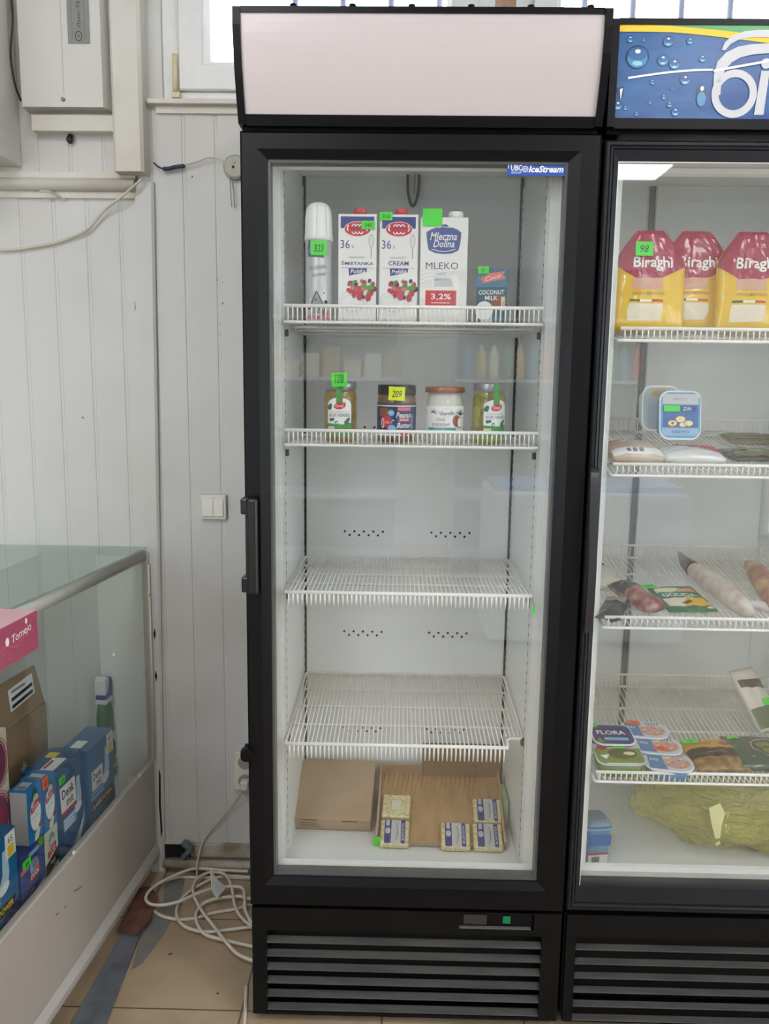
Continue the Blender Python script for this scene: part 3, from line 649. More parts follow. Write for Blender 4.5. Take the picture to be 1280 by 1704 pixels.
def herb_label(t, a0):
    k = .000151; c = lambda x, y: ((x-293)*k, (951-y)*k); P = Print()
    P.poly([c(128, 812), c(455, 812), c(455, 470)]+[c(291+164*math.cos(a*PI/12), 470-95*math.sin(a*PI/12)) for a in range(1, 12)]+[c(128, 470)], WHITE, 1)
    P.poly([c(128, 860), c(455, 860), c(455, 690), c(400, 700), c(340, 712), c(200, 705), c(128, 700)], GREEN, 2)
    P.ell(*c(298, 478), .0115, .0065, RED, 3, rot=.15); P.poly([c(330, 460), c(372, 425), c(372, 480)], RED, 3); P.text('CroC', *c(297, 478), .0055, WHITE, 4, w=.016, bold=.02)
    P.text('DUO DE FROMAGE', *c(290, 555), .0022, GREY, 3, w=.037); P.text('AUX HERBES', *c(292, 597), .0062, mat('ink slate', (75, 85, 115), .4), 3, w=.042)
    for x, y, q in ((180, 655, .0035), (210, 650, .003), (160, 500, .005), (172, 475, .004), (400, 660, .004), (385, 690, .005), (415, 645, .003), (255, 690, .0035)): P.ell(*c(x, y), q, q, mat('ink herb green', (60, 118, 92), .4), 3, 9)
    P.ell(*c(258, 693), .002, .0018, WHITE, 4, 8); P.rect(*c(135, 795), *c(230, 740), CREAM, 4); P.rect(*c(385, 800), *c(425, 775), WHITE, 4)
    P.build('paper_label', t, on_cyl(.0328, a0), cu=.003)
    P = Print(); P.rect(-.0065, .066, .0065, .0995, GREEN, 1); P.build('seal_strip', t, on_cyl(.0331, a0), cu=.003)
    P = Print(); P.rect(-.006, .0995, .006, .118, GREEN, 1); P.build('lid_strip', t, on_cyl(.0318, a0), cu=.003)
pr = [(.0325, .088), (.031, .096), (.029, .1)]
jA = jar('pickle_jar', 'jar of brownish pickled cubes with green label and green card on its lid', .174, .092, .0325, .118, pr, FRM, SIL, .0308, .0165); herb_label(jA, 0)
price_tag(jA, .0, -.036, .121, .030, .026, '108', top='Ассорти', tilt=-.05)
jB = jar('pickle_jar', 'jar of yellow-green pickled pieces with green label and bare silver lid', .464, .092, .0325, .118, pr, ART, SIL, .0308, .0155); herb_label(jB, .36)
BK = mat('black lid', (34, 34, 40), .35); PB = mat('peanut butter', (140, 108, 66), .5, c2=(118, 88, 50), vscale=60)
t = jar('peanut_butter_jar', 'wide jar of peanut butter with black lid, blue label and yellow card', .284, .096, .0378, .113, [(.0378, .088), (.0368, .094)], PB, BK, .0372, .019)
k = .000151; c = lambda x, y: ((x-995)*k, (951-y)*k); P = Print(); R_ = .0380
P.rect(-.055, .0155, .055, .072, DKBLUE, 1); P.rect(-.056, .074, .056, .0785, BERRYD, 1); P.rect(-.056, .0715, .056, .0735, WHITE, 2)
P.text('butter peanut roasted peanut butter', 0, .0763, .0018, CREAM, 2, w=.09)
P.rect(*c(1010, 530), *c(1190, 485), PINK, 2); P.text('Peanut', *c(1095, 585), .0105, WHITE, 3, w=.032, shear=.3, bold=.015); P.text('Butter', *c(1100, 715), .0100, WHITE, 3, w=.030, shear=.3, bold=.015)
P.rect(*c(1030, 665), *c(1170, 625), PINK, 2); P.text('smooth', *c(1100, 645), .003, WHITE, 3, w=.017)
P.poly([c(740, 500), c(880, 490), c(890, 560), c(860, 610), c(740, 600)], BROWN, 2); P.ell(*c(925, 560), .0065, .0058, LBLUE, 3); P.text('100%', *c(925, 560), .003, WHITE, 4)
P.ell(*c(850, 670), .013, .0115, RED, 3); P.ring(*c(808, 690), .002, .008, .0018, WHITE, 4, 20); P.text('0%', *c(880, 680), .005, WHITE, 4); P.ell(*c(938, 765), .0088, .0082, LBLUE, 4); P.text('protein', *c(938, 765), .003, WHITE, 5, w=.011)
P.ell(*c(1100, 815), .0075, .0055, RED, 4); P.ell(*c(1185, 825), .005, .004, BERRY, 4); P.rect(-.05, .0155, .05, .0195, WHITE, 3)
for x, y in ((945, 655), (962, 650), (935, 680), (1215, 600), (1210, 735)): P.ell(*c(x, y), .0012, .0012, WHITE, 5, 8)
P.poly([c(1195, 640), c(1240, 560), c(1240, 760), c(1190, 770)], mat('ink steel blue', (120, 130, 165), .4), 2)
P.build('paper_label', t, on_cyl(R_), cu=.003); price_tag(t, .0, -.0395, .096, .031, .026, '209', m=TAGY, tilt=.04)
t = jar('coconut_oil_jar', 'jar of white coconut oil with copper-brown lid, between peanut butter and pickles', .378, .096, .0368, .110, [(.0372, .07), (.035, .082), (.033, .092), (.033, .1)], mat('coconut oil', (228, 224, 214), .4), mat('copper lid', (165, 98, 62), .3, metal=.5, vscale=20), .0385, .011)
k = .000151; c = lambda x, y: ((x-355)*k, (990-y)*k); P = Print()
P.rect(-.052, .022, .052, .0735, WHITE, 1); P.ring(*c(375, 585), .011, .008, .0004, GREY, 2, 24)
P.text('Vitanella', *c(370, 595), .007, BLACK, 3, w=.028, shear=.1, rot=.08); P.text('OLEJ', *c(290, 677), .0072, mat('ink slate', (75, 85, 115), .4), 3, w=.0165); P.text('KOKOSOWY', *c(295, 740), .0062, mat('ink umber', (110, 85, 75), .4), 3, w=.036)
P.rect(*c(110, 818), *c(500, 775), TEAL, 2); P.text('RAFINOWANY', *c(290, 797), .0025, WHITE, 3, w=.022); P.ell(*c(505, 690), .0085, .0115, BROWN, 3); P.ell(*c(560, 710), .008, .0115, BROWN, 4); P.ell(*c(562, 710), .0062, .0095, WHITE, 5)
for a in (-.9, -.4, .1, .6, 1.1): P.line([c(565, 620), (c(565, 620)[0]+.012*math.sin(a), c(565, 620)[1]+.010*math.cos(a))], .0018, DKGREEN, 6); P.line([c(195, 585), (c(195, 585)[0]+.007*math.sin(a*1.8), c(195, 585)[1]+.006*math.cos(a*1.8))], .0014, BERRYD, 3)
P.build('paper_label', t, on_cyl(.0374), cu=.003)
# boxes on the bottom of the cooler
CARD = mat('brown cardboard', (184, 158, 130), .75, bump=.15, vscale=8, c2=(170, 143, 115)); CARDI = mat('bare cardboard', (190, 154, 110), .8, bump=.25, bscale=140, c2=(176, 138, 94), vscale=10, stretch=(4, 1, 1))
t = thing('cardboard_box', 'closed flat brown cardboard box on the cooler floor beside the open tray', 'box', (.146, .228, .3105), (math.radians(22), 0, -.04))
b = new(); box(b, -.0925, .0925, 0, .178, 0, .036, bev=.002); obj('box_body', b, CARD, t)
b = new()
for x in (-.048, .045): box(b, x-.018, x+.018, -.0006, .002, .030, .0335)
obj('lid_slots', b, mat('slot brown', (96, 78, 60), .9), t)
P = Print(); IB = mat('printed brown', (122, 98, 76), .8)
for k in range(3): P.rect(-.070, .008+.006*k, -.022-.004*k, .011+.006*k, IB, 1)
P.rect(-.085, .0, .085, .0012, IB, 1); P.build('printed_marks', t, on_front(0))
t = thing('cardboard_tray', 'open brown cardboard tray holding five small gold foil packs on cooler floor', 'tray', (.3955, .164, .3125), (math.radians(17), 0, -.028)); TR = t
b = new(); W2, LL_ = .145, .230
box(b, -W2, W2, 0, LL_, 0, .002)
obj('tray_bottom', b, CARDI, t)
b = new()
for k in range(20): tube(b, [(-.132+.0115*k, LL_-.012, .0019), (-.145+.0115*k+.004, LL_-.085, .0017)], [.0026, .0012], 6)
o_ = obj('ripples', b, CARDI, t); o_['kind'] = 'stuff'
for q in ((-W2, W2, 0, .004, 0, .013), (-W2, W2, LL_-.005, LL_, 0, .024), (-W2, -W2+.005, 0, LL_, .0, .022), (W2-.005, W2, 0, LL_, 0, .022)): 
    b = new(); box(b, *q, bev=.0008); obj('tray_wall', b, CARD, t)
b = new()
for k in range(25): box(b, -.115+k*.0088, -.111+k*.0088, LL_-.0045, LL_-.0005, .024, .0252)
obj('corrugated_edge', b, mat('corrugated tan', (196, 176, 150), .8), t)
price_tag(t, -W2+.006, -.0015, .010, .019, .032, rotz=0)
GOLD = mat('gold foil', (244, 234, 190), .3, metal=.25, bump=.6, bscale=400, c2=(214, 198, 140), vscale=120)
mtr = WM(TR); nT = (mtr.to_3x3() @ Vector((0, 0, 1))).normalized(); p0 = mtr @ Vector((0, 0, .020))
def foil(px, py, label, printed=True, rz=-.028):
    q = onplane(px, py, p0, nT) - nT*.0165
    t = thing('butter_pack', label, 'food pack', q, (math.radians(17), 0, rz)); w2, l2 = .0325, .0345
    b = new(); box(b, -w2, w2, -l2, l2, 0, .015, bev=.004, seg=3)
    for v in b.verts:
        v.co.x += .0006*math.sin(v.co.y*900); v.co.y += .0006*math.sin(v.co.x*900)
    obj('foil_wrap', b, GOLD, t); P = Print()
    if printed:
        P.rect(-.023, -.033, .024, .033, mat('ink silver white', (205, 205, 200), .4), 1); P.rect(-.023, -.033, -.008, .033, NAVY, 2); P.rect(.014, -.033, .023, .033, NAVY, 2)
        P.ell(-.0155, .002, .006, .009, LGREY, 3); P.rect(-.020, .016, -.012, .033, LGREY, 3); P.text('ФОРМУЛА', .0185, 0, .0055, WHITE, 3, w=.050, rot=PI/2); P.ring(.001, 0, .004, .022, .0025, GREY, 3, 20, -PI*.5, PI*.5); P.ell(.001, 0, .004, .016, LGREY, 2.5)
    else:
        P.ring(0, 0, .016, .022, .002, mat('foil crease', (176, 160, 110), .4), 1, 4, PI/4, 2*PI+PI/4); P.rect(-.013, -.016, .013, .016, mat('foil pale', (232, 228, 200), .4), 1); P.ell(0, .030, .002, .0015, BROWN, 2, 8)
    P.build('printed_top', t, on_top(.0151)); return t
foil(660, 1339, 'plain gold foil pack turned upside down, at the back of the tray', False, -.05)
foil(657, 1383, 'gold foil pack with blue print, touching the green card of the tray')
foil(758, 1388, 'gold foil pack with blue print, standing out towards the empty tray middle')
foil(811, 1347, 'gold foil pack with blue print, behind another one at tray edge')
foil(812, 1389, 'gold foil pack with blue print, front tray corner away from green card')
t = tag(obj('cardboard_carton', (lambda b: (box(b, .36, .553, .368, .396, .3615, .452, bev=.002), b)[1])(new()), mat('darker cardboard', (140, 112, 84), .8, bump=.1)), 'brown carton standing upright against the cooler back wall behind the tray', 'box'); recentre(t)
t = tag(obj('paper_box', (lambda b: (box(b, .5455, .5575, .255, .34, .3105, .375, bev=.002), b)[1])(new()), mat('pale greenish box', (190, 196, 180), .5, c2=(150, 190, 130), vscale=18)), 'small pale box squeezed between the tray and the cooler side', 'box'); recentre(t)

# ================================================================== goods in the second cooler
SL = math.atan(TILT)
def splane(zf): return Vector((0, .035, zf+.004)), Vector((0, -math.sin(SL), math.cos(SL)))
def pouch(w, l, d, seed=0, n=22, pinch=.0, wr=.0008, round_=False, shape=None):
    """pillow pack lying in x-y, thickness d, sealed rims"""
    b = new()
    def hgt(x, y):
        u, v = 2*x/w, 2*y/l; a = max(0, 1-abs(u)**2.4)*max(0, 1-abs(v)**2.8)
        return d/2*a**.45
    def P_(i, j, s):
        x = (i/n-.5)*w; y = (j/n-.5)*l; sc = 1-pinch*(abs(2*y/l)**2)
        if shape: sc *= shape(y/l)
        e = noise.noise(Vector((x*60+seed*9, y*60, s*5)))*wr*3
        z = s*hgt(x, y); return (x*sc+e*.4, y+e*.4, d/2+z+(e if abs(z) > d*.1 else 0))
    top = [[b.verts.new(P_(i, j, 1)) for j in range(n+1)] for i in range(n+1)]
    bot = [[top[i][j] if i in (0, n) or j in (0, n) else b.verts.new(P_(i, j, -1)) for j in range(n+1)] for i in range(n+1)]
    for g in (top, bot):
        for i in range(n):
            for j in range(n):
                f = b.faces.new((g[i][j], g[i+1][j], g[i+1][j+1], g[i][j+1])); f.smooth = True
    def onp(lift=0):
        def f(u, v, h):
            u2 = max(-w/2*.999, min(w/2*.999, u)); v2 = max(-l/2*.999, min(l/2*.999, v)); sc = 1-pinch*(abs(2*v2/l)**2)
            if shape: sc *= shape(v2/l)
            e = noise.noise(Vector((u2*60+seed*9, v2*60, 5)))*wr*3
            return Vector((u2*sc+e*.4, v2+e*.4, d/2+hgt(u2, v2)+(e if hgt(u2, v2) > d*.1 else 0)+lift+.0006+h))
        return f
    return b, onp
def pack(name, label, cat, loc, rot, w, l, d, m, pr=None, seed=1, mats_name='wrapper', shape=None, wr=.0008, group=None):
    t = thing(name, label, cat, loc, rot, group); b, onp = pouch(w, l, d, seed, shape=shape, wr=wr)
    obj(mats_name, b, m, t)
    if pr:
        P = Print(); pr(P); P.build('printed_front', t, onp(), cu=w/22, cv=l/22)
    return t
YB = mat('glossy yellow film', (238, 196, 40), .22, var=.06, coat=.5, bump=.3, bscale=60)
BG = mat('glossy burgundy film', (165, 30, 66), .22, coat=.4)
def cheese_bag(label, cx, y, seed, tagged, cut=False):
    k = .000277; c = lambda x, y: ((x-455)*k, (395-y)*k)
    def pr(P):
        P.poly([(-.066, .093), (.066, .093), (.066, .026), c(545, 375), c(515, 385), c(350, 385), c(330, 375), (-.066, .026)], BG, 1)
        P.text('Biraghi', *c(462, 290), .027, WHITE, 3, w=.074, bold=.02)
        P.rect(*c(330, 460), *c(530, 385), mat('ink pinkish beige', (215, 165, 140), .4), 2); P.text('GRAN BIRAGHI', *c(432, 488), .0055, mat('ink gold', (165, 125, 35), .4), 3, w=.060)
        P.rect(*c(310, 542), *c(380, 528), DKGREEN, 3); P.rect(*c(380, 542), *c(460, 528), WHITE, 3); P.rect(*c(460, 542), *c(535, 528), RED, 3)
        P.poly([c(310, 555), c(535, 555), c(538, 610), c(515, 668), c(300, 668), c(296, 610)], mat('grated cheese', (236, 226, 200), .6, bump=.5, bscale=500), 2)
    t = pack('cheese_bag', label, 'cheese', (cx, y, 1.4215+(y-.035)*TILT), (math.radians(84), 0, 0), .133, .188, .034, YB, pr, seed, 'film_bag', shape=lambda v: 1-.62*max(0, (v-.16)/.34)**1.35 if v > .16 else 1)
    t.location.z += .094; t.location.y += .01
    if tagged:
        g = price_tag(t, *c(390, 195), .0365, .032, .026, '98'); g.rotation_euler = (-PI/2, 0, 0); g.location = (*c(392, 198), .0405)
    return t
cheese_bag('yellow bag of grated cheese with burgundy top, green card on it', .7575, .088, 1, True)
cheese_bag('yellow bag of grated cheese with burgundy top, in the middle of three', .852, .116, 5, False)
cheese_bag('yellow bag of grated cheese with burgundy top, farthest from door handle', .948, .085, 9, False)
def rrect(w, d, r, n=6):
    pts = []
    for cx, cy, a in ((w/2-r, d/2-r, 0), (-w/2+r, d/2-r, PI/2), (-w/2+r, -d/2+r, PI), (w/2-r, -d/2+r, 1.5*PI)):
        pts += [(cx+r*math.cos(a+PI/2*k/n), cy+r*math.sin(a+PI/2*k/n)) for k in range(n+1)]
    return pts
def loft(bm, rings, mi=0, smooth=True):
    L = [[bm.verts.new(p) for p in r] for r in rings]; n = len(L[0])
    for A, B in zip(L, L[1:]):
        for k in range(n): f = bm.faces.new((A[k], A[(k+1) % n], B[(k+1) % n], B[k])); f.smooth = smooth; f.material_index = mi
    bm.faces.new(L[0][::-1]).material_index = mi; bm.faces.new(L[-1]).material_index = mi
def tub(name, label, loc, rot, w, d, h, body, lidm, pr=None, r=.02, rim=None, group=None, cat='tub'):
    t = thing(name, label, cat, loc, rot, group)
    b = new(); loft(b, [[(x, y, z) for x, y in rrect(w*s, d*s, r*s)] for s, z in ((.82, 0), (.86, .002), (.95, h-.004))]); obj('tub_body', b, body, t)
    b = new(); loft(b, [[(x, y, z) for x, y in rrect(w*s, d*s, r)] for s, z in ((.97, h-.004), (1, h-.003), (1, h-.0008), (.985, h))]); obj('tub_rim', b, rim or WHITE, t)
    P = Print(); P.poly(rrect(w*.95, d*.93, r*.9), lidm, 1)
    if pr: pr(P)
    P.build('printed_lid', t, on_top(h)); return t
TUBB = mat('tub blue', (70, 140, 190), .35); TUBP = mat('tub pale', (198, 208, 216), .35)
def nuts(P):
    P.rect(-.036, -.040, .036, -.026, mat('ink pale blue', (150, 185, 215), .4), 2); P.text('KREMO', 0, -.033, .006, DKBLUE, 3, w=.034); P.rect(-.036, -.024, .036, .020, BLUE, 2); P.rect(-.036, .022, .036, .042, LGREY, 2); P.text('KREMOLY', 0, .032, .005, GREY, 3, w=.03)
    P.rect(.0, .008, .030, .018, NAVY, 3); P.text('ZIN', .013, .013, .007, WHITE, 4)
    for x, y, s in ((-.016, -.016, .011), (.0, -.008, .012), (.016, -.016, .011), (.005, -.019, .009)): P.ell(x, y, s, s*.7, BROWN, 4); P.ell(x, y, s*.8, s*.5, CREAM, 5)
    P.ell(-.016, -.016, .003, .003, BROWN, 6, 10)
t = tub('cheese_tub', 'blue plastic tub with printed nuts standing upright on the red pack', (.846, .155, 1.270), (math.radians(82), 0, .05), .084, .098, .032, TUBB, mat('tub lid blue', (95, 165, 205), .3), nuts)
price_tag(t, -.018, .013, .0335, .032, .012).rotation_euler = (-PI/2, 0, 0)
tub('cheese_tub', 'pale blue tub with tan lid, half hidden behind the upright nut tub', (.818, .20, 1.283), (math.radians(84), 0, .1), .078, .092, .034, TUBP, mat('tub lid tan', (170, 185, 195), .3), lambda P: (P.ell(-.0, .030, .024, .012, TAN, 2), P.ell(0, .03, .018, .008, mat('ink grey tan', (160, 150, 135), .4), 3)))
def soft(name, label, cat, pxs, zf, lift, w, l, d, m, pr, seed, rz=0, **k):
    p, n = splane(zf); q = onplane(pxs[0], pxs[1], p+n*(d*.5+lift), n) - n*d*.5
    return pack(name, label, cat, q, (SL, 0, rz), w, l, d, m, pr, seed, **k)
soft('cheese_wedge_pack', 'white and red wrapped pack lying under the upright nut tub', 'food pack', (1150, 757), 1.162, .004, .118, .085, .030, mat('white film', (232, 232, 230), .25, coat=.4, bump=.2),
     lambda P: (P.poly([(-.03, .036), (.052, .036), (.055, -.018), (.02, .002), (-.02, .012)], RED, 2), P.text('Rada', .025, -.010, .006, GREY, 3), P.line([(-.045, .01), (-.02, .0), (.02, -.006)], .003, LGREY, 3)), 4, rz=-.1)
soft('bread_pack', 'beige clear wrapped pack with red lettering at the left door edge', 'food pack', (1052, 752), 1.162, .002, .105, .11, .038, mat('beige film', (214, 196, 176), .28, coat=.4, bump=.2, c2=(200, 172, 145), vscale=12),
     lambda P: ([P.rect(-.045, .012+.007*k, -.012-.004*(k % 2), .0155+.007*k, (WHITE, ORANGE, WHITE, RED)[k % 4], 2) for k in range(5)], P.rect(-.05, -.052, .052, -.030, WHITE, 2), [P.rect(-.022+.012*k, -.046, -.014+.012*k, -.034, GREY, 3) for k in range(3)]), 6)
DK = mat('black tray film', (38, 36, 32), .25, coat=.5); OL = mat('olive gold', (120, 104, 72), .4)
soft('cured_meat_pack', 'black flat pack with bright green card on the second cooler shelf edge', 'food pack', (1250, 757), 1.162, .0, .115, .082, .016, DK,
     lambda P: (P.rect(-.045, -.032, .05, .0, OL, 2), P.poly([(-.04, .01), (-.01, .03), (.02, .012)], OL, 2), P.rect(-.008, -.002, .03, .010, TAGG, 3), P.text('Nature', -.028, -.006, .004, WHITE, 3)), 8, rz=.05)
soft('cured_meat_pack', 'olive gold flat pack with green card lying behind the black flat pack', 'food pack', (1252, 730), 1.162, .004, .12, .085, .014, OL,
     lambda P: (P.ell(.01, .01, .025, .014, DK, 2), P.rect(-.052, .02, -.028, .034, TAGG, 3), P.poly([(-.05, -.03), (.0, -.01), (.04, -.03)], DK, 2)), 11, rz=-.04)
soft('paper_sachet', 'white flat sachet with thin dark lettering behind the red white pack', 'food pack', (1196, 722), 1.162, .0, .085, .05, .010, mat('white paper sachet', (222, 220, 212), .5), lambda P: P.text('MOZZARELLA', .0, .0, .006, BLACK, 2, w=.06, shear=.2), 13, rz=-.05)
# third shelf
soft('salami', 'short dark red salami with black label and green card above the gouda', 'sausage', (1058, 992), .862, .003, .052, .13, .038, mat('salami skin', (130, 48, 48), .35, coat=.5, vscale=45, c2=(190, 150, 140), bump=.4, bscale=120),
     lambda P: (P.rect(-.026, .008, .026, .052, mat('ink olive black', (48, 42, 36), .4), 2), P.line([(-.02, .03), (-.008, .036), (.008, .024), (.02, .034)], .002, TAN, 3), P.rect(-.02, .05, .022, .064, TAGG, 3)), 15, rz=.42, mats_name='casing', wr=.0012)
soft('snack_pouch', 'crumpled black foil packet hanging over the shelf edge near the salami', 'food pack', (1022, 1013), .862, .004, .05, .105, .02, mat('black foil film', (30, 32, 38), .2, coat=.6, bump=.5), lambda P: P.rect(-.02, .02, .018, .045, mat('ink grey tan', (160, 150, 135), .4), 2), 17, rz=-.45, wr=.002)
soft('cheese_stick_pack', 'cream wrapped pack at the cooler wall behind the crumpled black packet', 'food pack', (1003, 958), .862, .004, .05, .12, .028, mat('cream film', (226, 218, 196), .3, coat=.4), lambda P: P.poly([(-.02, .058), (.02, .058), (.012, .03), (-.01, .025)], BLACK, 2), 19, rz=.1)
def gouda(P):
    P.rect(-.05, -.062, .05, .062, mat('ink gouda green', (40, 118, 78), .35), 1); P.rect(-.044, .022, .044, .040, CREAM, 2); P.poly([(.0, .024), (.044, .024), (.044, .038), (.006, .038)], ORANGE, 3); P.text('NOWA', .022, .031, .007, WHITE, 4)
    P.text('GOUDA', -.002, .006, .015, WHITE, 3, w=.074, bold=.02); P.rect(-.044, -.045, .022, -.008, CREAM, 2); P.poly([(-.01, -.045), (.05, -.045), (.044, -.012), (.004, -.010)], mat('ink cheese yellow', (240, 185, 70), .4), 3); P.poly([(-.014, -.032), (.006, -.022), (.012, -.03), (-.004, -.038)], DKGREEN, 4); P.ell(-.03, .050, .018, .006, LGREY, 2); P.ell(.04, -.053, .008, .004, WHITE, 2)
t = soft('gouda_pack', 'green flat pack of sliced gouda cheese with orange stripe and green card', 'cheese', (1133, 997), .862, .0, .102, .125, .014, mat('green film', (60, 132, 92), .25, coat=.5), gouda, 21, rz=.12)
price_tag(t, -.048, .052, .0135, .030, .018, '142', flat=True).rotation_euler = (-PI/2, 0, .1)
def sausage(name, label, pts, r, zf, m, ends, seed=0):
    p, n = splane(zf); Q = [onplane(x, y, p+n*rr, n) for (x, y), rr in zip(pts, r)]
    c = sum(Q, Vector())/len(Q); c = Vector((c.x, c.y, c.z-max(r)))
    t = thing(name, label, 'sausage', c); b = new(); sp = spline(Q, 6); rr = [v.x for v in spline([(a, 0, 0) for a in r], 6)]
    tube(b, sp, [max(.001, q*(1+.025*math.sin(i*1.3))) for i, q in enumerate(rr)], 18); obj('casing', b, m, t, True)
    b = new(); k = ends; tube(b, sp[:k], [q*1.03 for q in rr[:k]], 18); e_ = obj('wrapper_end', b, mat('dark brown wrapper', (72, 42, 38), .35, coat=.4), t, True); e_['label'] = 'dark brown wrapper end'
    return t
sausage('long_sausage', 'long whitish wrapped sausage with dark brown pointed end, lying across shelf', [(1130, 918), (1143, 938), (1165, 955), (1200, 980), (1235, 1008), (1255, 1022)], [.002, .014, .019, .022, .019, .008], .862, mat('whitish sausage wrap', (222, 214, 208), .3, coat=.4, vscale=40, c2=(198, 178, 168)), 11)
sausage('dried_sausage', 'beige and red sausage piece at the open edge of third shelf', [(1245, 938), (1262, 955), (1282, 985), (1300, 1010)], [.008, .022, .024, .02], .862, mat('beige red sausage', (206, 168, 118), .35, coat=.4, vscale=25, c2=(150, 62, 42)), 2)
sausage('string_cheese', 'pale twisted string with black band in front of the long sausage', [(1225, 1012), (1250, 1006), (1275, 1010), (1300, 1018)], [.006, .009, .009, .008], .862, mat('pale string', (215, 212, 208), .4, vscale=40), 2)
# fourth shelf
def T4(px, py, lift, w, d, h, **k):
    p, n = splane(.540); q = onplane(px, py, p+n*(h+lift), n)-n*h; return dict(loc=q, rot=(SL, 0, k.get('rz', 0)), w=w, d=d, h=h)
def flora(P): P.rect(-.036, -.03, .036, .025, mat('ink flora blue', (40, 44, 110), .4), 2); P.text('FLORA', -.002, .006, .015, WHITE, 3, w=.060, bold=.02); P.rect(-.02, -.022, .03, -.012, LBLUE, 3); P.poly([(-.04, -.03), (-.02, -.03), (-.03, -.012)], LEAF, 3)
a = T4(1019, 1222, .012, .088, .075, .03); t = tub('margarine_tub', 'dark blue margarine tub with white lettering, behind the green hummus tub', body=mat('tub navy', (60, 66, 125), .35), lidm=mat('lid navy', (52, 58, 118), .3), pr=flora, **a)
price_tag(t, -.042, .030, .0315, .03, .016, flat=True).rotation_euler = (-PI/2, 0, .1)
def humg(P): P.rect(-.05, .02, .05, .036, LGREY, 2); P.ell(.008, .002, .03, .018, mat('ink olive brown', (92, 84, 40), .4), 3); P.ell(.022, .002, .012, .006, CREAM, 4); P.ell(-.030, .022, .011, .008, BERRY, 4); P.rect(-.032, -.035, .04, -.030, CREAM, 3); P.poly([(-.04, -.005), (-.02, -.002), (-.03, -.018)], WHITE, 4)
a = T4(1030, 1255, .0, .100, .072, .034, rz=.02); t = tub('hummus_tub', 'green tub with brown olive print and pink emblem at shelf front corner', body=mat('tub leaf green', (110, 140, 60), .35), lidm=mat('lid leaf green', (120, 146, 62), .3), pr=humg, rim=mat('rim lilac', (190, 195, 225), .35), **a)
price_tag(t, .004, .022, .0355, .022, .011, '118', flat=True).rotation_euler = (-PI/2, 0, .05)
def humb(P):
    P.poly([(-.040, -.024), (-.005, -.026), (-.012, .026), (-.040, .024)], mat('ink denim', (80, 130, 175), .4), 2); P.ell(.016, -.002, .026, .020, mat('ink nut pink', (200, 165, 150), .4), 3)
    rr = random.Random(5)
    for k in range(16): P.ell(.016+.022*(rr.random()*2-1), -.002+.016*(rr.random()*2-1), .004, .0025, rr.choice((CREAM, TAN, PINK)), 4+k*.05, 8, rr.random()*3)
    for k in range(5): P.rect(.004+.006*k, .018, .007+.006*k, .026, mat('ink denim', (80, 130, 175), .4), 5)
    P.text('nu', -.028, .005, .008, WHITE, 4)
RIM = mat('rim white', (226, 228, 230), .35)
for px, py, lift, lab, tg in ((1073, 1214, .012, 'pale blue oval tub with nut print, the back one of three, orange card', True), (1095, 1240, .006, 'pale blue oval tub half covered by orange card, between two others', True), (1113, 1268, .0, 'pale blue oval tub with nut print at the very front, no card', False)):
    a = T4(px, py, lift, .098, .062, .026, rz=-.12); t = tub('salad_tub', lab, body=mat('tub denim', (85, 135, 172), .35), lidm=mat('lid pale', (200, 204, 208), .3), pr=humb, r=.026, rim=RIM, group='nut print tubs', **a)
    if tg: price_tag(t, -.020 if lift > .01 else .004, .022 if lift > .01 else -.014, .0275, .028, .014, '155', m=TAGO, flat=True).rotation_euler = (-PI/2, 0, -.1)
def nutp(P): P.rect(-.06, .012, .06, .05, mat('ink amber', (206, 152, 62), .4), 2); P.rect(-.06, -.018, .06, .012, mat('ink dark umber', (50, 42, 34), .4), 2); P.ell(.032, .028, .012, .009, BROWN, 3); P.text('naturalne', 0, -.003, .005, TAN, 3, w=.045); P.text('Nerkowiec', -.01, .030, .006, BROWN, 3, w=.04)
t = soft('nut_pouch', 'amber and black pouch of nuts with green card, beside the oval tubs', 'food pack', (1190, 1258), .540, .002, .115, .105, .026, mat('brown nut film', (128, 96, 56), .3, coat=.4, vscale=60, c2=(176, 140, 92)), nutp, 23, rz=.1)
price_tag(t, -.042, .033, .027, .034, .014, '142', flat=True).rotation_euler = (-PI/2, 0, .05)
def olv(P):
    P.ell(.02, .005, .036, .030, mat('ink mid green', (60, 78, 66), .4), 2); P.ring(.02, .005, .034, .028, .0015, CREAM, 3, 24)
    for x, y in ((.005, .01), (.022, .015), (.036, .005), (.015, -.008), (.03, -.01)): P.ell(x, y, .010, .009, mat('ink olive', (128, 128, 60), .4), 4)
    P.text('V', -.020, -.030, .006, WHITE, 4); P.rect(-.052, .034, -.030, .046, TAGG, 4)
soft('olive_pouch', 'dark green pouch with printed green olives beside the amber nut pouch', 'food pack', (1262, 1254), .540, .002, .125, .115, .028, mat('dark green film', (60, 84, 68), .25, coat=.5), olv, 25, rz=-.06)
t = pack('mushroom_pouch', 'cream pouch with brown top leaning upright behind the olive pouch', 'food pack', (1.093, .25, .632), (math.radians(50), 0, .5), .075, .145, .026, mat('cream pouch film', (222, 214, 198), .3, coat=.3, bump=.2),
     lambda P: (P.poly([(-.034, .048), (.036, .040), (.036, .018), (-.034, .030)], mat('ink dark umber', (50, 42, 34), .4), 2), P.rect(-.036, -.066, .036, -.02, mat('ink moss', (88, 108, 66), .4), 2), P.rect(.0, -.02, .036, -.004, TAGG, 3)), 27)
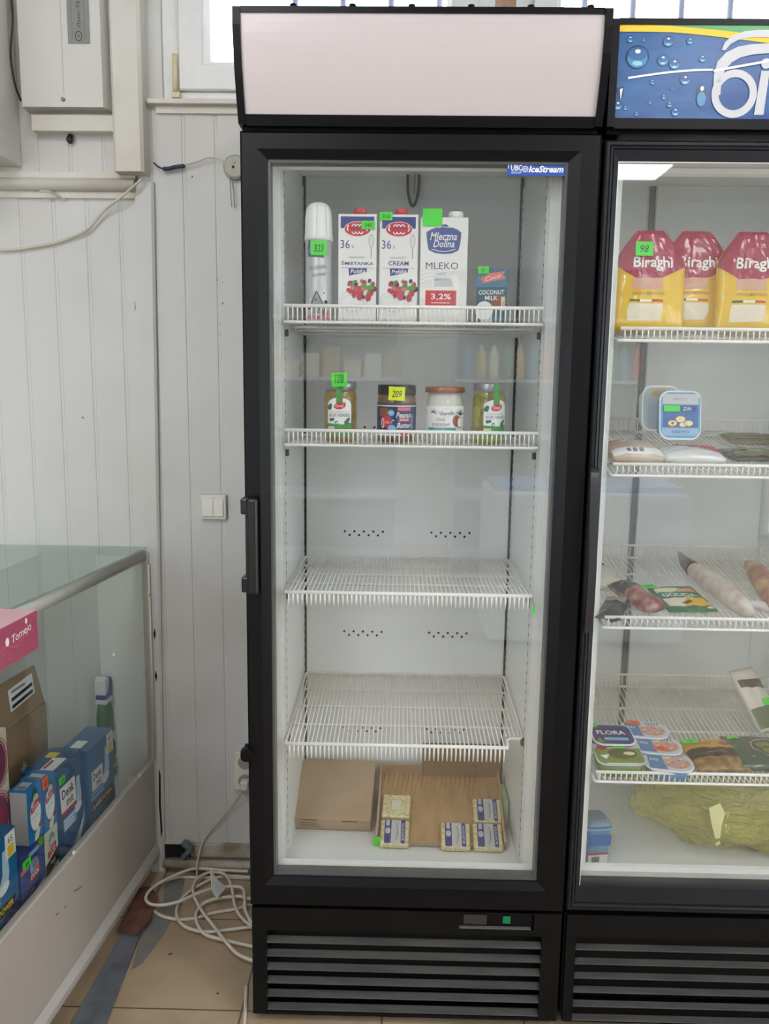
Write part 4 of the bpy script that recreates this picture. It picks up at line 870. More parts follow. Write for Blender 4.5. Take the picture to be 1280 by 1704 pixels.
# bottom of the second cooler
t = thing('fish_tub', 'small blue tub with barcode standing alone on the second cooler floor', 'tub', (.727, .135, .3105), (0, 0, .15))
b = new(); loft(b, [[(x, y, z) for x, y in rrect(.058*s, .058*s, .012)] for s, z in ((.80, 0), (.82, .003), (1, .08), (1.04, .081), (1.04, .086))]); obj('tub_body', b, mat('tub sky blue', (110, 165, 200), .35), t)
b = new(); loft(b, [[(x, y, z) for x, y in rrect(.058*s, .058*s, .012)] for s, z in ((1.0, .086), (.96, .095), (.7, .102))]); obj('tub_lid', b, mat('clear grey lid', (120, 145, 168), .2, coat=.5), t)
P = Print(); P.rect(-.022, .002, .022, .024, WHITE, 1); [P.rect(-.014+.0022*k, .006, -.0128+.0022*k+.0004*(k % 2), .020, BLACK, 2) for k in range(8)]; P.rect(-.023, .024, .023, .028, RED, 1); P.rect(-.026, .045, .026, .072, BLUE, 1)
P.build('barcode_label', t, lambda u, v, h: Vector((u, -.0236-.0058*v/.08-h-.0004, v)))
# crumpled yellow bag
bagm = bpy.data.materials.new('thin yellow plastic'); bagm.use_nodes = True; nt = bagm.node_tree; pb = nt.nodes['Principled BSDF']
pb.inputs['Base Color'].default_value = lin((238, 232, 120)); pb.inputs['Roughness'].default_value = .16; pb.inputs['Alpha'].default_value = .42; pb.inputs['Subsurface Weight'].default_value = 0
n1 = nt.nodes.new('ShaderNodeTexNoise'); n1.inputs['Scale'].default_value = 9; n1.inputs['Detail'].default_value = 2; n1.inputs['Distortion'].default_value = 1.5
bp = nt.nodes.new('ShaderNodeBump'); bp.inputs['Strength'].default_value = 1; bp.inputs['Distance'].default_value = .03; pb.inputs['Coat Weight'].default_value = .6; pb.inputs['Coat Roughness'].default_value = .1; nt.links.new(n1.outputs[0], bp.inputs['Height']); nt.links.new(bp.outputs[0], pb.inputs['Normal'])
t = thing('plastic_bag', 'large crumpled translucent yellow plastic bag filling the second cooler floor', 'bag', (1.042, .262, .3105))
def crumple(rx, ry, rz, seed, n=72, m=36, amp=.18):
    b = new(); R_ = []
    for j in range(m+1):
        th = PI*j/m; row = []
        for i in range(n):
            ph = 2*PI*i/n; d = Vector((math.sin(th)*math.cos(ph), math.sin(th)*math.sin(ph), math.cos(th)))
            f = 1+amp*noise.noise(d*2.2+Vector((seed, 0, 0)))+amp*.35*(abs(noise.noise(d*4+Vector((0, seed, 0))))*2-.6)+amp*.10*(abs(noise.noise(d*12))-.3)
            row.append(Vector((d.x*rx*f, d.y*ry*f, max(0.001, rz*.92+d.z*rz*f))))
        R_.append(row)
    L = [[b.verts.new(p) for p in r] for r in R_]
    for A, B in zip(L, L[1:]):
        for k in range(n): b.faces.new((A[k], A[(k+1) % n], B[(k+1) % n], B[k])).smooth = True
    return b
obj('bag_film', crumple(.20, .145, .098, 3.1, amp=.2), bagm, t)
obj('folded_corner', (lambda b: ([setattr(v, 'co', v.co+Vector((.10, -.06, 0))) for v in b.verts], b)[1])(crumple(.11, .06, .035, 8.2)), bagm, t)
b = new(); 
P = Print(); P.poly([(-.022, .045), (.002, .055), (.012, .035), (.004, .012), (.004, -.02), (-.006, -.022), (-.018, .015)], mat('ink pale lemon', (238, 236, 170), .4), 1); P.poly([(-.004, -.034), (.004, -.026), (.008, -.036), (0, -.042)], MATS['ink pale lemon'], 1)
[P.ell(.012+.012*random.random(), -.01+.045*random.random(), .0016, .0012, MATS['ink pale lemon'], 1, 6) for k in range(9)]; [P.ell(-.022+.01*random.random(), .01+.03*random.random(), .0012, .0012, MATS['ink pale lemon'], 1, 6) for k in range(5)]
P.build('printed_mark', t, lambda u, v, h: Vector((-.055+u, -.150-h-.002+abs(v)*.3, .085+v)))
# ================================================================== glass counter
A0 = Vector((-.352, .545)); AL = Vector((-.0858, -.9963)); NL = Vector((.9963, -.0858))   # along the front towards the shopper, and out into the aisle
def cw(s, t, z=0): p = A0 + AL*s - NL*t; return Vector((p.x, p.y, z))
t = thing('display_counter', 'low glass topped display counter with grey panelled base along the left', 'counter', cw(.9, .2))
CG = mat('counter grey laminate', (178, 168, 158), .4, var=.05, vscale=5); CL = mat('counter light profile', (196, 190, 182), .35, var=.05, vscale=10)
CI = mat('counter inner board', (232, 231, 227), .5, var=.03, vscale=4)
def cpoly(bm, s0, s1, t0, t1, z0, z1, mi=0, wall=False):
    pts = [cw(s0, t0), cw(s1, t0), cw(s1, t1), cw(s0, t1)]
    if wall:
        for i in (0, 3): pts[i].y = YW-.008
    prism(bm, [(p.x, p.y) for p in pts], 'z', z0, z1, mi)
SE = 1.9
b = new(); pts = [cw(.012, .0), cw(.64, .034), cw(SE, .06), cw(SE, .46), cw(-.03, .46)]; pts[0].y = pts[4].y = YW-.002; prism(b, [(p.x, p.y) for p in pts], 'z', .899, .905)
obj('glass_top', b, glass_mat('counter glass', tint=(.86, .93, .90), base=.02, gain=1.0), t, True)
b = new(); tube(b, [cw(.008, .016, .882), cw(.64, .040, .882), cw(SE, .07, .882)], .0155, 14); obj('top_rail', b, CL, t, True)
b = new(); cpoly(b, .012, SE, .002, .006, .32, .88); obj('front_glass', b, glass_mat('front pane', tint=(.93, .94, .93), base=.01, gain=1.0), t, True)
b = new(); cpoly(b, .0, .016, -.003, .016, .0, .893); obj('corner_post', b, CL, t, True)
b = new(); tube(b, [cw(.018, -.004, .86), cw(.018, -.004, .33)], .0028, 8); obj('glass_seal', b, mat('seal ivory', (214, 210, 198), .4), t, True)
b = new(); cpoly(b, .016, SE, .0, .014, .085, .322); obj('lower_panel', b, CG, t, True)
for pts in (((117, 1483), (124, 1478), (128, 1474)), ((92, 1523), (96, 1519)), ((104, 1510), (107, 1507))):
    P = Print(); P.line([(((at(x, y, X=-.40)-Vector((A0.x, A0.y, 0))).xy.dot(AL)), at(x, y, X=-.40).z) for x, y in pts], .003, mat('scuff', (110, 98, 88), .8), 1)
    P.build('panel_scuff', t, lambda u, v, h: cw(u, -.0006-h, v)-t.location)
b = new(); cpoly(b, .016, SE, .0, .014, .322, .328); obj('panel_edge', b, CL, t, True)
b = new(); L_ = []
for s in (.004, SE):
    L_.append([b.verts.new(cw(s, tt, z)) for tt, z in ((.02, .03), (-.002, .036), (-.008, .060), (-.002, .084), (.02, .084))])
for k in range(5): b.faces.new((L_[0][k], L_[0][(k+1) % 5], L_[1][(k+1) % 5], L_[1][k]))
b.faces.new(L_[0]); b.faces.new(L_[1][::-1]); obj('base_rail', b, CL, t, True)
b = new(); cpoly(b, .02, SE, .03, .44, .268, .278, wall=False); obj('shelf_board', b, CI, t, True)
b = new(); cpoly(b, .004, .012, .016, .44, .03, .88); obj('end_panel', b, CI, t, True)
b = new(); cpoly(b, .012, SE, .285, .293, .278, .88); obj('back_panel', b, CI, t, True)
for s in (.08, .6, 1.2, 1.8):
    b = new(); cpoly(b, s-.02, s+.02, .03, .06, 0, .05); obj('foot', b, DARK, t, True)
KN = mat('yellowed plastic button', (226, 220, 180), .4)
for s, z, tt in ((.022, .784, 0), (.241, .694, .0), (.012, .429, 0), (.12, .335, 0), (.474, .335, 0)):
    b = new(); c_ = cw(s, tt-.002, z); lathe(b, [(.0045, 0), (.005, .002), (.003, .005)], 14); b.transform(Matrix.Rotation(PI/2, 4, 'Y')); 
    b.transform(Matrix.Translation(c_)); obj('glass_button', b, KN, t, True)
# goods in the counter: local front (-y) faces the aisle, u runs towards the wall
RZ = math.atan2(-AL.y*1.0, -AL.x) - 0
def cthing(name, label, cat, s0, s1, tf, d, z0, lean=0, group=None):
    p = cw((s0+s1)/2, tf+d/2, z0); return thing(name, label, cat, p, (lean, 0, RZ), group)
def cbox(name, label, s0, s1, tf, d, z0, z1, m, pr=None, lean=0, side=None, top=None, cat='box', part='box_body'):
    t = cthing(name, label, cat, s0, s1, tf, d, z0, lean); w2 = (s1-s0)/2; h = z1-z0
    b = new(); box(b, -w2, w2, -d/2, d/2, 0, h, bev=.001); obj(part, b, m, t)
    if pr: P = Print(); pr(P, w2, h); P.build('printed_front', t, on_front(-d/2))
    if side: P = Print(); side(P, d/2, h); P.build('printed_side', t, lambda u, v, hh: Vector((-w2-hh, -u, v)))
    if top: P = Print(); top(P, w2, d/2); P.build('printed_top', t, on_top(h))
    return t
BB = mat('cleaner box blue', (24, 112, 164), .3, vscale=6, c2=(18, 88, 142)); BM = mat('ink mid blue', (70, 150, 205), .35)
def logo(P, x, y, s, r=0):
    P.poly([(x-s, y-s*.8), (x+s*.9, y-s*.8), (x+s, y-s*.6), (x+s, y+s*.9), (x-s, y+s*.9)], WHITE, 2); P.text('Denk', x, y+s*.35, s*.62, BLACK, 3, w=s*1.6, bold=.02); P.text('mit', x+s*.2, y-s*.35, s*.55, BLACK, 3, w=s*.9, bold=.02)
def toilet(P, x, y, s): P.poly([(x-s*.4, y-s), (x+s*.3, y-s*.8), (x+s*.5, y), (x+s*.4, y+s*1.5), (x-s*.1, y+s*1.5), (x-s*.2, y+s*.1), (x-s*.6, y-s*.5)], mat('ink porcelain', (185, 212, 232), .3), 2); P.ell(x-s*.1, y-s*.7, s*.55, s*.3, WHITE, 3, rot=.3)
def power(P, w, h):
    P.poly([(-w, 0), (w, 0), (w, h*.30), (-w, h*.12)], DKBLUE, 1); toilet(P, w*.35, h*.62, h*.16); logo(P, -w*.35, h*.60, w*.42)
    P.poly([(-w*.9, h*.26), (w*.7, h*.26), (w*.85, h*.36), (-w*.9, h*.36)], BLACK, 3); P.text('CLASSIC', -w*.45, h*.31, h*.06, WHITE, 4, w=w*.8, bold=.02); P.text('POWER', w*.35, h*.31, h*.06, YELLOW, 4, w=w*.7, bold=.02)
    for k in range(2): P.rect(-w*.85, h*(.40+.05*k), w*.1, h*(.43+.05*k), LBLUE, 3); P.rect(-w*.6, h*(.20-.03*k), w*.2, h*(.205-.03*k), LBLUE, 3)
    P.poly([(w*.45, h*.75), (w*.95, h*.75), (w*.95, h*.99), (w*.45, h*.99)], WHITE, 4); P.rect(w*.55, h*.76, w*.85, h*.87, YELLOW, 5); P.text('65', w*.7, h*.92, h*.06, BLACK, 5)
cbox('toilet_cleaner_box', 'blue cleaner box nearest the wall with black CLASSIC POWER band', .192, .326, .03, .065, .279, .492, BB, power, top=lambda P, w, d: P.rect(-w*.9, -d*.3, -w*.2, d*.5, WHITE, 1))
def dtall(P, w, h):
    logo(P, -w*.1, h*.66, w*.52); P.poly([(-w*.62, h*.50), (w*.42, h*.50), (w*.42, h*.54), (-w*.62, h*.54)], BERRY, 4); P.poly([(-w*.55, h*.34), (w*.35, h*.34), (w*.35, h*.47), (-w*.55, h*.47)], LBLUE, 2)
    for k in range(3): P.rect(-w*.5, h*(.36+.035*k), w*.2, h*(.378+.035*k), WHITE, 3)
    toilet(P, w*.55, h*.55, h*.14); P.poly([(-w*.9, h*.05), (w*.1, h*.02), (w*.9, h*.22), (w*.95, h*.40), (w*.5, h*.22)], BM, 2); P.poly([(0, h*.1), (w*.5, h*.12), (w*.9, h*.33), (w*.4, h*.2)], WHITE, 3)
t = cbox('toilet_cleaner_box', 'tall dark blue cleaner box with white logo panel and small green card', .338, .468, .032, .07, .279, .505, mat('cleaner box deep blue', (14, 84, 132), .3, vscale=6), dtall, lean=-.03, top=lambda P, w, d: (P.rect(-w*.9, -d*.8, w*.2, d*.1, WHITE, 1), P.rect(-w*.6, -d*.2, 0, 0, BERRY, 2), P.rect(w*.2, .0, w*.6, d*.7, YELLOW, 1)))
price_tag(t, -.028, -.0355, .196, .026, .016, '149')
def duck(P, w, h, band=None, oval=True):
    if oval: P.ell(0, h*.48, w*.72, h*.30, WHITE, 2)
    P.ell(w*.05, h*.80, w*.45, h*.13, DKGREEN if not band else GREY, 2); P.ell(w*.1, h*.74, w*.38, h*.09, LGREY, 3); P.ell(w*.05, h*.66, w*.35, h*.07, TAN, 3)
    P.poly([(-w*.65, h*.52), (w*.6, h*.60), (w*.65, h*.73), (-w*.6, h*.64)], RED, 4); P.text('DUCK', 0, h*.625, h*.075, WHITE, 5, w=w*.95, bold=.02, rot=.09)
    P.text('fresh', 0, h*.50, h*.03, GREY, 5); P.text('active clean', 0, h*.44, h*.025, GREY, 5, w=w*.9)
    P.poly([(-w*.3, 0), (w*.2, 0), (w*.7, h*.22), (w*.5, h*.28), (-w*.2, h*.12)], CREAM, 3); P.ell(w*.55, h*.22, w*.25, h*.05, BROWN, 4)
DKB = mat('freshener box blue', (26, 128, 190), .3, vscale=8, c2=(20, 105, 168)); LID = lambda P, w, d: (P.rect(-w*.8, -d*.6, w*.3, d*.6, LGREY, 1), [P.rect(-w*.7+.002*k, -d*.5, -w*.7+.002*k+.001, d*.5, BLACK, 2) for k in range(6)])
FL = mat('plain grey carton flap', (182, 180, 178), .5)
cbox('toilet_freshener_box', 'blue freshener box with blank grey end, standing on the navy one', .527, .583, .03, .036, .411, .528, DKB, lambda P, w, h: duck(P, w, h), side=lambda P, d, h: P.rect(-d*.97, h*.01, d*.97, h*.97, FL, 1), top=LID)
t = cbox('toilet_freshener_box', 'blue freshener box with orange card, standing on the black banded one', .472, .524, .03, .05, .404, .518, DKB, lambda P, w, h: duck(P, w, h), top=LID)
price_tag(t, -.016, -.0255, .108, .022, .026, '65', m=TAGO)
cbox('toilet_freshener_box', 'cream freshener box with black band, under the orange carded box', .473, .527, .03, .05, .279, .403, mat('cream freshener box', (222, 224, 208), .35, c2=(196, 208, 178), vscale=14),
     lambda P, w, h: (duck(P, w, h, True, False), P.poly([(-w, h*.22), (w, h*.34), (w, h*.60), (-w, h*.44)], BLACK, 4), P.text('total', 0, h*.42, h*.05, WHITE, 6, rot=.1), P.text('DUCK', 0, h*.60, h*.085, RED, 6, w=w*1.3, bold=.04, rot=.1)))
def nav(P, w, h):
    P.poly([(-w, h*.80), (w, h*.80), (w, h), (-w, h)], NAVY, 1); P.rect(-w*.3, h*.86, w*.5, h*.93, LBLUE, 2); P.ell(w*.7, h*.93, w*.25, h*.08, LEAF, 2); P.rect(-w*.95, h*.70, -w*.35, h*.76, PINK, 2)
    P.ell(w*.1, h*.66, w*.35, h*.13, LBLUE, 2); P.ell(w*.15, h*.70, w*.22, h*.09, GREY, 3); P.poly([(-w*.3, h*.44), (w*.45, h*.50), (w*.5, h*.62), (-w*.25, h*.57)], RED, 4); P.text('DUCK', w*.1, h*.535, h*.08, WHITE, 5, w=w*.66, bold=.03, rot=.07)
    P.poly([(-w*.8, h*.22), (w*.5, h*.31), (w*.6, h*.42), (-w*.75, h*.33)], DKBLUE, 3); P.text('aqua 4', -w*.1, h*.32, h*.04, WHITE, 4, rot=.08); P.poly([(-w*.6, h*.13), (w*.85, h*.24), (w*.9, h*.31), (-w*.55, h*.21)], WHITE, 4); P.text('BLUE', -w*.2, h*.195, h*.04, NAVY, 5, rot=.1)
    P.ell(-w*.6, h*.07, w*.22, h*.05, CREAM, 3)
t = cbox('toilet_freshener_box', 'navy freshener box with green card, bottom row beside the POWER box', .531, .625, .028, .04, .279, .410, mat('navy freshener box', (58, 88, 150), .3, c2=(44, 66, 128), vscale=8), nav)
price_tag(t, -.024, -.0206, .108, .030, .018, '64')
cbox('toilet_cleaner_box', 'large blue cleaner box with 65 corner sticker, cut by the picture edge', .632, .77, .028, .035, .279, .486, BB, power)
def circ(P, w, h):
    for k in range(3):
        y = h*(.84-.29*k); P.ell(w*.38, y, w*.5, h*.12, mat('ink mauve', (120, 50, 80), .4), 2); P.ring(w*.38, y, w*.52, h*.125, .003, BURG, 3, 24); P.ring(w*.38, y, w*.64, h*.14, .0015, BURG, 3, 24); P.ell(w*.30, y, w*.25, h*.06, BURG, 4)
        P.line([(w*.1, y-h*.15), (w*.95, y-h*.12)], .002, GREY, 3)
cbox('beige_box', 'tall beige box printed with dark red circles behind the POWER box', .572, .70, .071, .05, .279, .655, mat('beige printed box', (214, 204, 184), .5), circ)
# brown carton with printed stars, and its opened flap
t = cbox('cardboard_carton', 'brown carton with pale star prints and white barcode label under pink box', .285, .62, .145, .12, .279, .588, mat('dim brown carton', (150, 126, 98), .7, bump=.1), 
     lambda P, w, h: ([(P.line([(x-.012, y), (x+.012, y)], .004, CREAM, 2), P.line([(x, y-.014), (x, y+.014)], .004, CREAM, 2), P.line([(x-.009, y-.009), (x+.009, y+.009)], .003, CREAM, 2), P.ell(x, y, .006, .006, CREAM, 3, 8)) for x, y in ((-.05, .06), (.02, .10), (.09, .06), (-.10, .12), (.06, .20), (-.02, .17), (-.12, .03))],
                      P.text('аЗ', .105, h*.80, .035, mat('ink brick', (160, 85, 60), .5), 2), P.text('ЗЕНИ', .03, .035, .040, CREAM, 2, w=.13), P.rect(-w, h*.45, w, h*.46, mat('ink carton line', (132, 108, 82), .6), 1)), part='carton_body')
b = new(); prism(b, [(-.16, 0), (.162, 0), (.135, .098), (-.16, .11)], 'y', -.060, -.057); fl = obj('carton_flap', b, MATS['dim brown carton'], t); fl.location = (0, 0, .309); fl.rotation_euler = (-.05, 0, 0)
P = Print(); P.poly([(-.045, .005), (.055, .012), (.050, .060), (-.048, .055)], WHITE, 1)
for k in range(2): P.poly([(-.038, .010+.016*k), (.048, .016+.016*k), (.047, .024+.016*k), (-.038, .018+.016*k)], BLACK, 2)
P.rect(-.036, .044, .02, .050, GREY, 2); P.build('barcode_label', fl, lambda u, v, h: Vector((u+.07, -.060-h, v+.025)))
def tomi(P, w, h):
    P.text('Tomejo', w-.048, h*.62, .016, WHITE, 2, w=.055, shear=.2, rot=.12); P.ell(w-.088, h*.60, .005, .007, WHITE, 2, 10); P.ell(w-.034, h*.88, .003, .005, WHITE, 2, 10)
    P.line([(-w*.9+2*w*.9*k/20, h*(.28+.10*math.sin(k*1.1)+.012*k)) for k in range(21)], .0012, PINK, 2)
    for k in range(9): P.ring(-w*.5+.014*k, h*(.34+.1*math.sin(k*2.1)), .004, .006, .0008, PINK, 2, 10)
q_ = at(65, 1078, Z=.9065)-Vector((A0.x, A0.y, 0)); ps, pt = q_.xy.dot(AL), -q_.xy.dot(NL)
cbox('pink_gift_box', 'pink box with white lettering lying on the counter glass, overhanging its edge', ps, ps+.26, pt, .17, .9065, .9065+.062, mat('pink box', (168, 78, 104), .35, var=.05), tomi, top=lambda P, w, d: (P.rect(-w, -d, w, d, mat('pale pink lid', (196, 152, 160), .35), 1), P.text('Tomejo', 0, 0, .02, WHITE, 2)))
# spray bottle
t = cthing('spray_bottle', 'green and white trigger spray bottle with blue head at counter back', 'bottle', .018, .062, .10, .04, .279)
b = new(); loft(b, [[(x*s, y*s2, z) for x, y in rrect(.062, .036, .014)] for s, s2, z in ((.9, .9, 0), (1, 1, .006), (1, 1, .10), (.86, .9, .150), (.84, .85, .185), (.66, .72, .205), (.5, .6, .215))]); obj('bottle_body', b, [mat('bottle green', (48, 105, 66), .3)], t)
P = Print(); P.rect(-.027, .03, .027, .13, mat('ink pale mint', (196, 214, 202), .4), 1); P.ell(0, .08, .02, .03, DKGREEN, 2); P.ell(0, .045, .02, .01, RED, 2); P.build('printed_label', t, on_front(-.018))
b = new(); box(b, -.021, .021, -.016, .016, .213, .226, bev=.003); obj('screw_collar', b, mat('bottle cap white', (220, 222, 226), .4), t)
b = new(); prism(b, [(-.020, .226), (.022, .226), (.024, .262), (.016, .278), (-.016, .270), (-.018, .245)], 'y', -.013, .013); obj('trigger_head', b, mat('trigger blue', (48, 72, 150), .35), t)
b = new(); prism(b, [(-.022, .240), (-.008, .246), (.004, .280), (-.008, .286), (-.022, .276)], 'y', -.0145, .0145); obj('nozzle_shroud', b, MATS['bottle cap white'], t)

# ================================================================== things on the wall
EL = mat('white enamel box', (214, 210, 204), .35, var=.04, vscale=3)
b = new(); box(b, -.98, -.631, .30, YW-.001, 1.833, 2.45, bev=.003)
t = thing('electrical_cabinet', 'deep white cabinet hung high on wall beside the meter box', 'cabinet', (-.8, .42, 1.833)); obj('cabinet_body', b, EL, t, True)
b = new(); box(b, -.97, -.64, .296, .30, 1.845, 2.44, bev=.001); obj('cabinet_door', b, EL, t, True)
t = thing('meter_box', 'white electric meter box with grey lettered plate and small lock', 'meter box', (-.5, .52, 1.957))
b = new(); prism(b, [(-.608, YW-.001), (-.603, .498), (-.412, .498), (-.396, YW-.001)], 'z', 1.957, 2.45); obj('box_body', b, EL, t, True)
b = new(); box(b, -.5035, -.5025, .4968, .498, 1.985, 2.44); obj('cover_seam', b, mat('soft seam', (196, 192, 186), .5), t, True)
b = new(); tube(b, [(-.505, .498, 1.973), (-.505, .493, 1.973)], .0042, 14); obj('lock', b, mat('dull lock', (120, 116, 110), .4, metal=.5), t, True)
P = Print(); P.rect(0, 0, .051, .12, mat('plate grey', (138, 138, 134), .4), 1); P.rect(.010, .008, .011, .12, mat('plate dark line', (108, 108, 105), .5), 2); P.rect(.039, .008, .040, .12, MATS['plate dark line'], 2)
P.ring(.025, .016, .0065, .0095, .0016, BLACK, 3, 24); P.poly([(.0205, .021), (.026, .0165), (.0245, .015), (.030, .0105), (.026, .016), (.0275, .0175)], BLACK, 4); P.text('Луис-Т5', .0275, .062, .0095, BLACK, 3, w=.058, rot=PI/2, shear=.2)
P.build('meter_plate', t, lambda u, v, h: Vector((-.4875+u-(-.5), .497-h-.52, 2.094+v-1.957)))
t = thing('cable_duct', 'short white plastic cable duct under the meter box', 'cable duct', (-.49, .53, 1.90)); b = new(); box(b, -.590, -.392, .513, YW-.001, 1.908, 1.945, bev=.002); obj('duct_cover', b, WALLB, t, True)
t = tag(obj('cable_stub', (lambda b: (tube(b, [(-.507, .538, 1.905), (-.508, .532, 1.894), (-.505, .530, 1.887)], [.006, .008, .005], 8), b)[1])(new()), mat('black tape', (25, 26, 32), .5)), 'black taped cable stub poking out below the short duct', 'cable'); recentre(t)
def cable(name, label, pts, r, m, cat='cable', k=8):
    b = new(); tube(b, spline(pts, k), r, 8); return recentre(tag(obj(name, b, m), label, cat))
W5 = mat('yellowed white cable', (206, 198, 178), .45, var=.1, vscale=30); BKC = mat('black cable', (30, 30, 30), .5)
cable('thin_cable', 'thin black cable running down between deep cabinet and meter box', [at(16, -20, Y=.50), at(21, 30, Y=.50), at(18, 90, Y=.505), at(25, 140, Y=.515), at(35, 168, Y=.535)], .0022, BKC)
cable('loose_cable', 'yellowed cable sagging across the wall from the corner to the picture edge', [at(236, 298, Y=.508), at(205, 325, Y=.51), at(172, 352, Y=.525), at(145, 382, Y=.53), at(100, 402, Y=.535), at(55, 411, Y=.535), at(0, 416, Y=.535), at(-60, 405, Y=.538)], .0032, W5)
cable('cable_end', 'short stiff cable end lying over the wall pipe trim', [at(66, 319, Y=.512), at(80, 318, Y=.515), at(95, 325, Y=.53), at(109, 333, Y=.54)], .0025, W5)
cable('patched_cable', 'thin grey cable leading over to the round sensor disc', [at(303, 275, Y=.53), at(325, 270, Y=.53), at(350, 262, Y=.53), at(378, 270, Y=.53)], .0018, W5)
cable('taped_cable', 'black cable piece wrapped in dark blue tape by the corner trim', [at(256, 271, Y=.535), at(266, 279, Y=.53), at(278, 281, Y=.53), at(292, 278, Y=.53), at(308, 276, Y=.53)], [.002]*12+[.0048]*20+[.002], mat('dark blue tape', (38, 44, 70), .5))
t = thing('sensor_disc', 'round grey wall disc with two dangling wires, half behind the black cooler', 'sensor', (-.115, .54, 1.80))
b = new(); q = at(393, 280, Y=.545); lathe(b, [(.027, 0), (.029, .002), (.028, .014), (.023, .020)], 32); b.transform(Matrix.Rotation(PI/2, 4, 'X')); b.transform(Matrix.Translation((q.x, .545, q.z))); obj('disc_body', b, mat('greenish grey plastic', (176, 176, 160), .4), t, True)
b = new(); tube(b, [(q.x-.003, .5245, q.z-.002), (q.x-.003, .5225, q.z-.002)], .003, 10); obj('disc_screw', b, DARK, t, True)
b = new(); tube(b, [(q.x-.001, .5245, q.z+.010), (q.x-.001, .5225, q.z+.010)], .004, 10); obj('disc_stain', b, mat('amber', (206, 170, 100), .4), t, True)
for dx in (0, 5):
    b = new(); tube(b, spline([at(383+dx*.4, 296, Y=.53), at(384+dx, 318, Y=.53), at(385+dx, 338, Y=.53), at(386+dx, 345, Y=.53)], 4), .0010, 6); obj('dangling_wire', b, mat('grey wire', (120, 118, 112), .5), t, True)
t = thing('light_switch', 'double white rocker light switch on the wall left of black cooler', 'light switch', (-.180, .54, .98))
b = new(); box(b, -.213, -.148, .531, YW-.0005, .980, 1.044, bev=.003); obj('switch_frame', b, mat('switch ivory', (222, 218, 206), .35), t, True)
for x in (-.206, -.180):
    b = new(); prism(b, [(.531, .987), (.5265, .990), (.5285, 1.034), (.531, 1.037)], 'x', x, x+.0245); obj('rocker', b, mat('rocker white', (230, 228, 220), .3), t, True)
t = thing('wall_socket', 'white wall socket partly behind black cooler with a plugged white cable', 'wall socket', (-.12, .54, .24))
b = new(); box(b, -.139, -.07, .529, YW-.0005, .245, .352, bev=.003); obj('socket_frame', b, mat('switch ivory', (222, 218, 206), .35), t, True)
for z in (.272, .325):
    b = new(); lathe(b, [(.017, 0), (.019, .003), (.0185, .004)], 24); b.transform(Matrix.Rotation(PI/2, 4, 'X')); b.transform(Matrix.Translation((-.108, .529, z))); obj('socket_ring', b, mat('socket grey', (150, 146, 138), .4), t, True)
b = new(); box(b, -.118, -.096, .500, .5245, .258, .282, bev=.004); recentre(tag(obj('power_plug', b, mat('plug white', (214, 210, 200), .4)), 'white plug pushed into the wall socket beside the cooler', 'plug'))
cable('thin_white_cable', 'thin white cord hanging from the wall socket down to the baseboard', [(-.107, .498, .262), at(398, 1325, Y=.52), at(375, 1355, Y=.53), at(352, 1380, Y=.535), at(338, 1400, Y=.535), (-.236, .50, .05), (-.235, .49, .006)], .0024, W5)
# rubbish at the wall foot, and a black plate for the hole's shade
b = new(); box(b, -.333, -.262, .534, .5355, .042, .080); recentre(tag(obj('dark_patch', b, DARK), 'black plate standing for the shade in a gap at the wall foot', 'gap'))
b = new(); tube(b, spline([(-.283, .525, .046), (-.270, .522, .060), (-.262, .524, .072), (-.272, .527, .086), (-.281, .530, .090)], 4), [.008]*6+[.011]*8+[.006]*3, 10)
for v in b.verts: v.co += Vector((noise.noise(v.co*90), 0, noise.noise(v.co*90+Vector((5, 0, 0)))))*.006
recentre(tag(obj('crumpled_bag', b, mat('grey blue plastic', (92, 104, 116), .4)), 'small crumpled grey-blue plastic bit stuffed at the wall foot', 'rubbish'))
for z0, z1, d, lb in ((.10, .30, .004, 'long dark torn slit low in the white corner trim beside counter'), (.545, .575, .003, 'small dark chip in the white corner trim above the long slit'), (.66, .69, .0025, 'topmost narrow dark chip in the white corner trim by counter')):
    b = new()
    prism(b, [(-.341, z0), (-.341+d, z0+.02), (-.341+d*.5, (z0+z1)/2), (-.341+d, z1-.02), (-.341, z1), (-.344, (z0+z1)/2)], 'y', .5310, .5335)
    recentre(tag(obj('trim_chip', b, DARK), lb, 'damage'))
# ================================================================== on the floor
def strip(bm, pts, z0, z1): prism(bm, pts, 'z', z0, z1)
b = new(); strip(b, [(-.318, .272), (-.360, .272), (-.385, -.35), (-.45, -1.2), (-.34, -1.2), (-.302, -.01)], .0005, .012)
for v in b.verts:
    if v.co.z > .01 and v.co.x > -.335: v.co.z -= .004
recentre(tag(obj('metal_strip', b, mat('scuffed blue-grey strip', (104, 108, 114), .5, vscale=20, c2=(84, 88, 94), bump=.1)), 'blue-grey scuffed metal strip on the floor along the counter base', 'floor strip'))
b = new(); strip(b, [(-.372, .262), (-.325, .25), (-.306, .30), (-.315, .40), (-.345, .44), (-.372, .43)], .0125, .018)
recentre(tag(obj('brown_board', b, mat('rusty brown board', (112, 72, 56), .7, vscale=25, c2=(84, 56, 46))), 'rust-brown scrap of board at the end of the metal strip', 'board'))
b = new(); strip(b, [(-.302, .15), (-.318, .275), (-.30, .40), (-.325, .50), (-.270, .50), (-.258, .40), (-.262, .28), (-.285, .17)], .0, .0012)
recentre(tag(obj('paint_patch', b, mat('blue-grey paint patch', (116, 118, 120), .5, vscale=20, c2=(132, 124, 112))), 'blue-grey patch on the floor tiles under the coiled cable', 'floor patch'))
def zp(x, y): return (230+x*.2959, 1200+y*.2958)
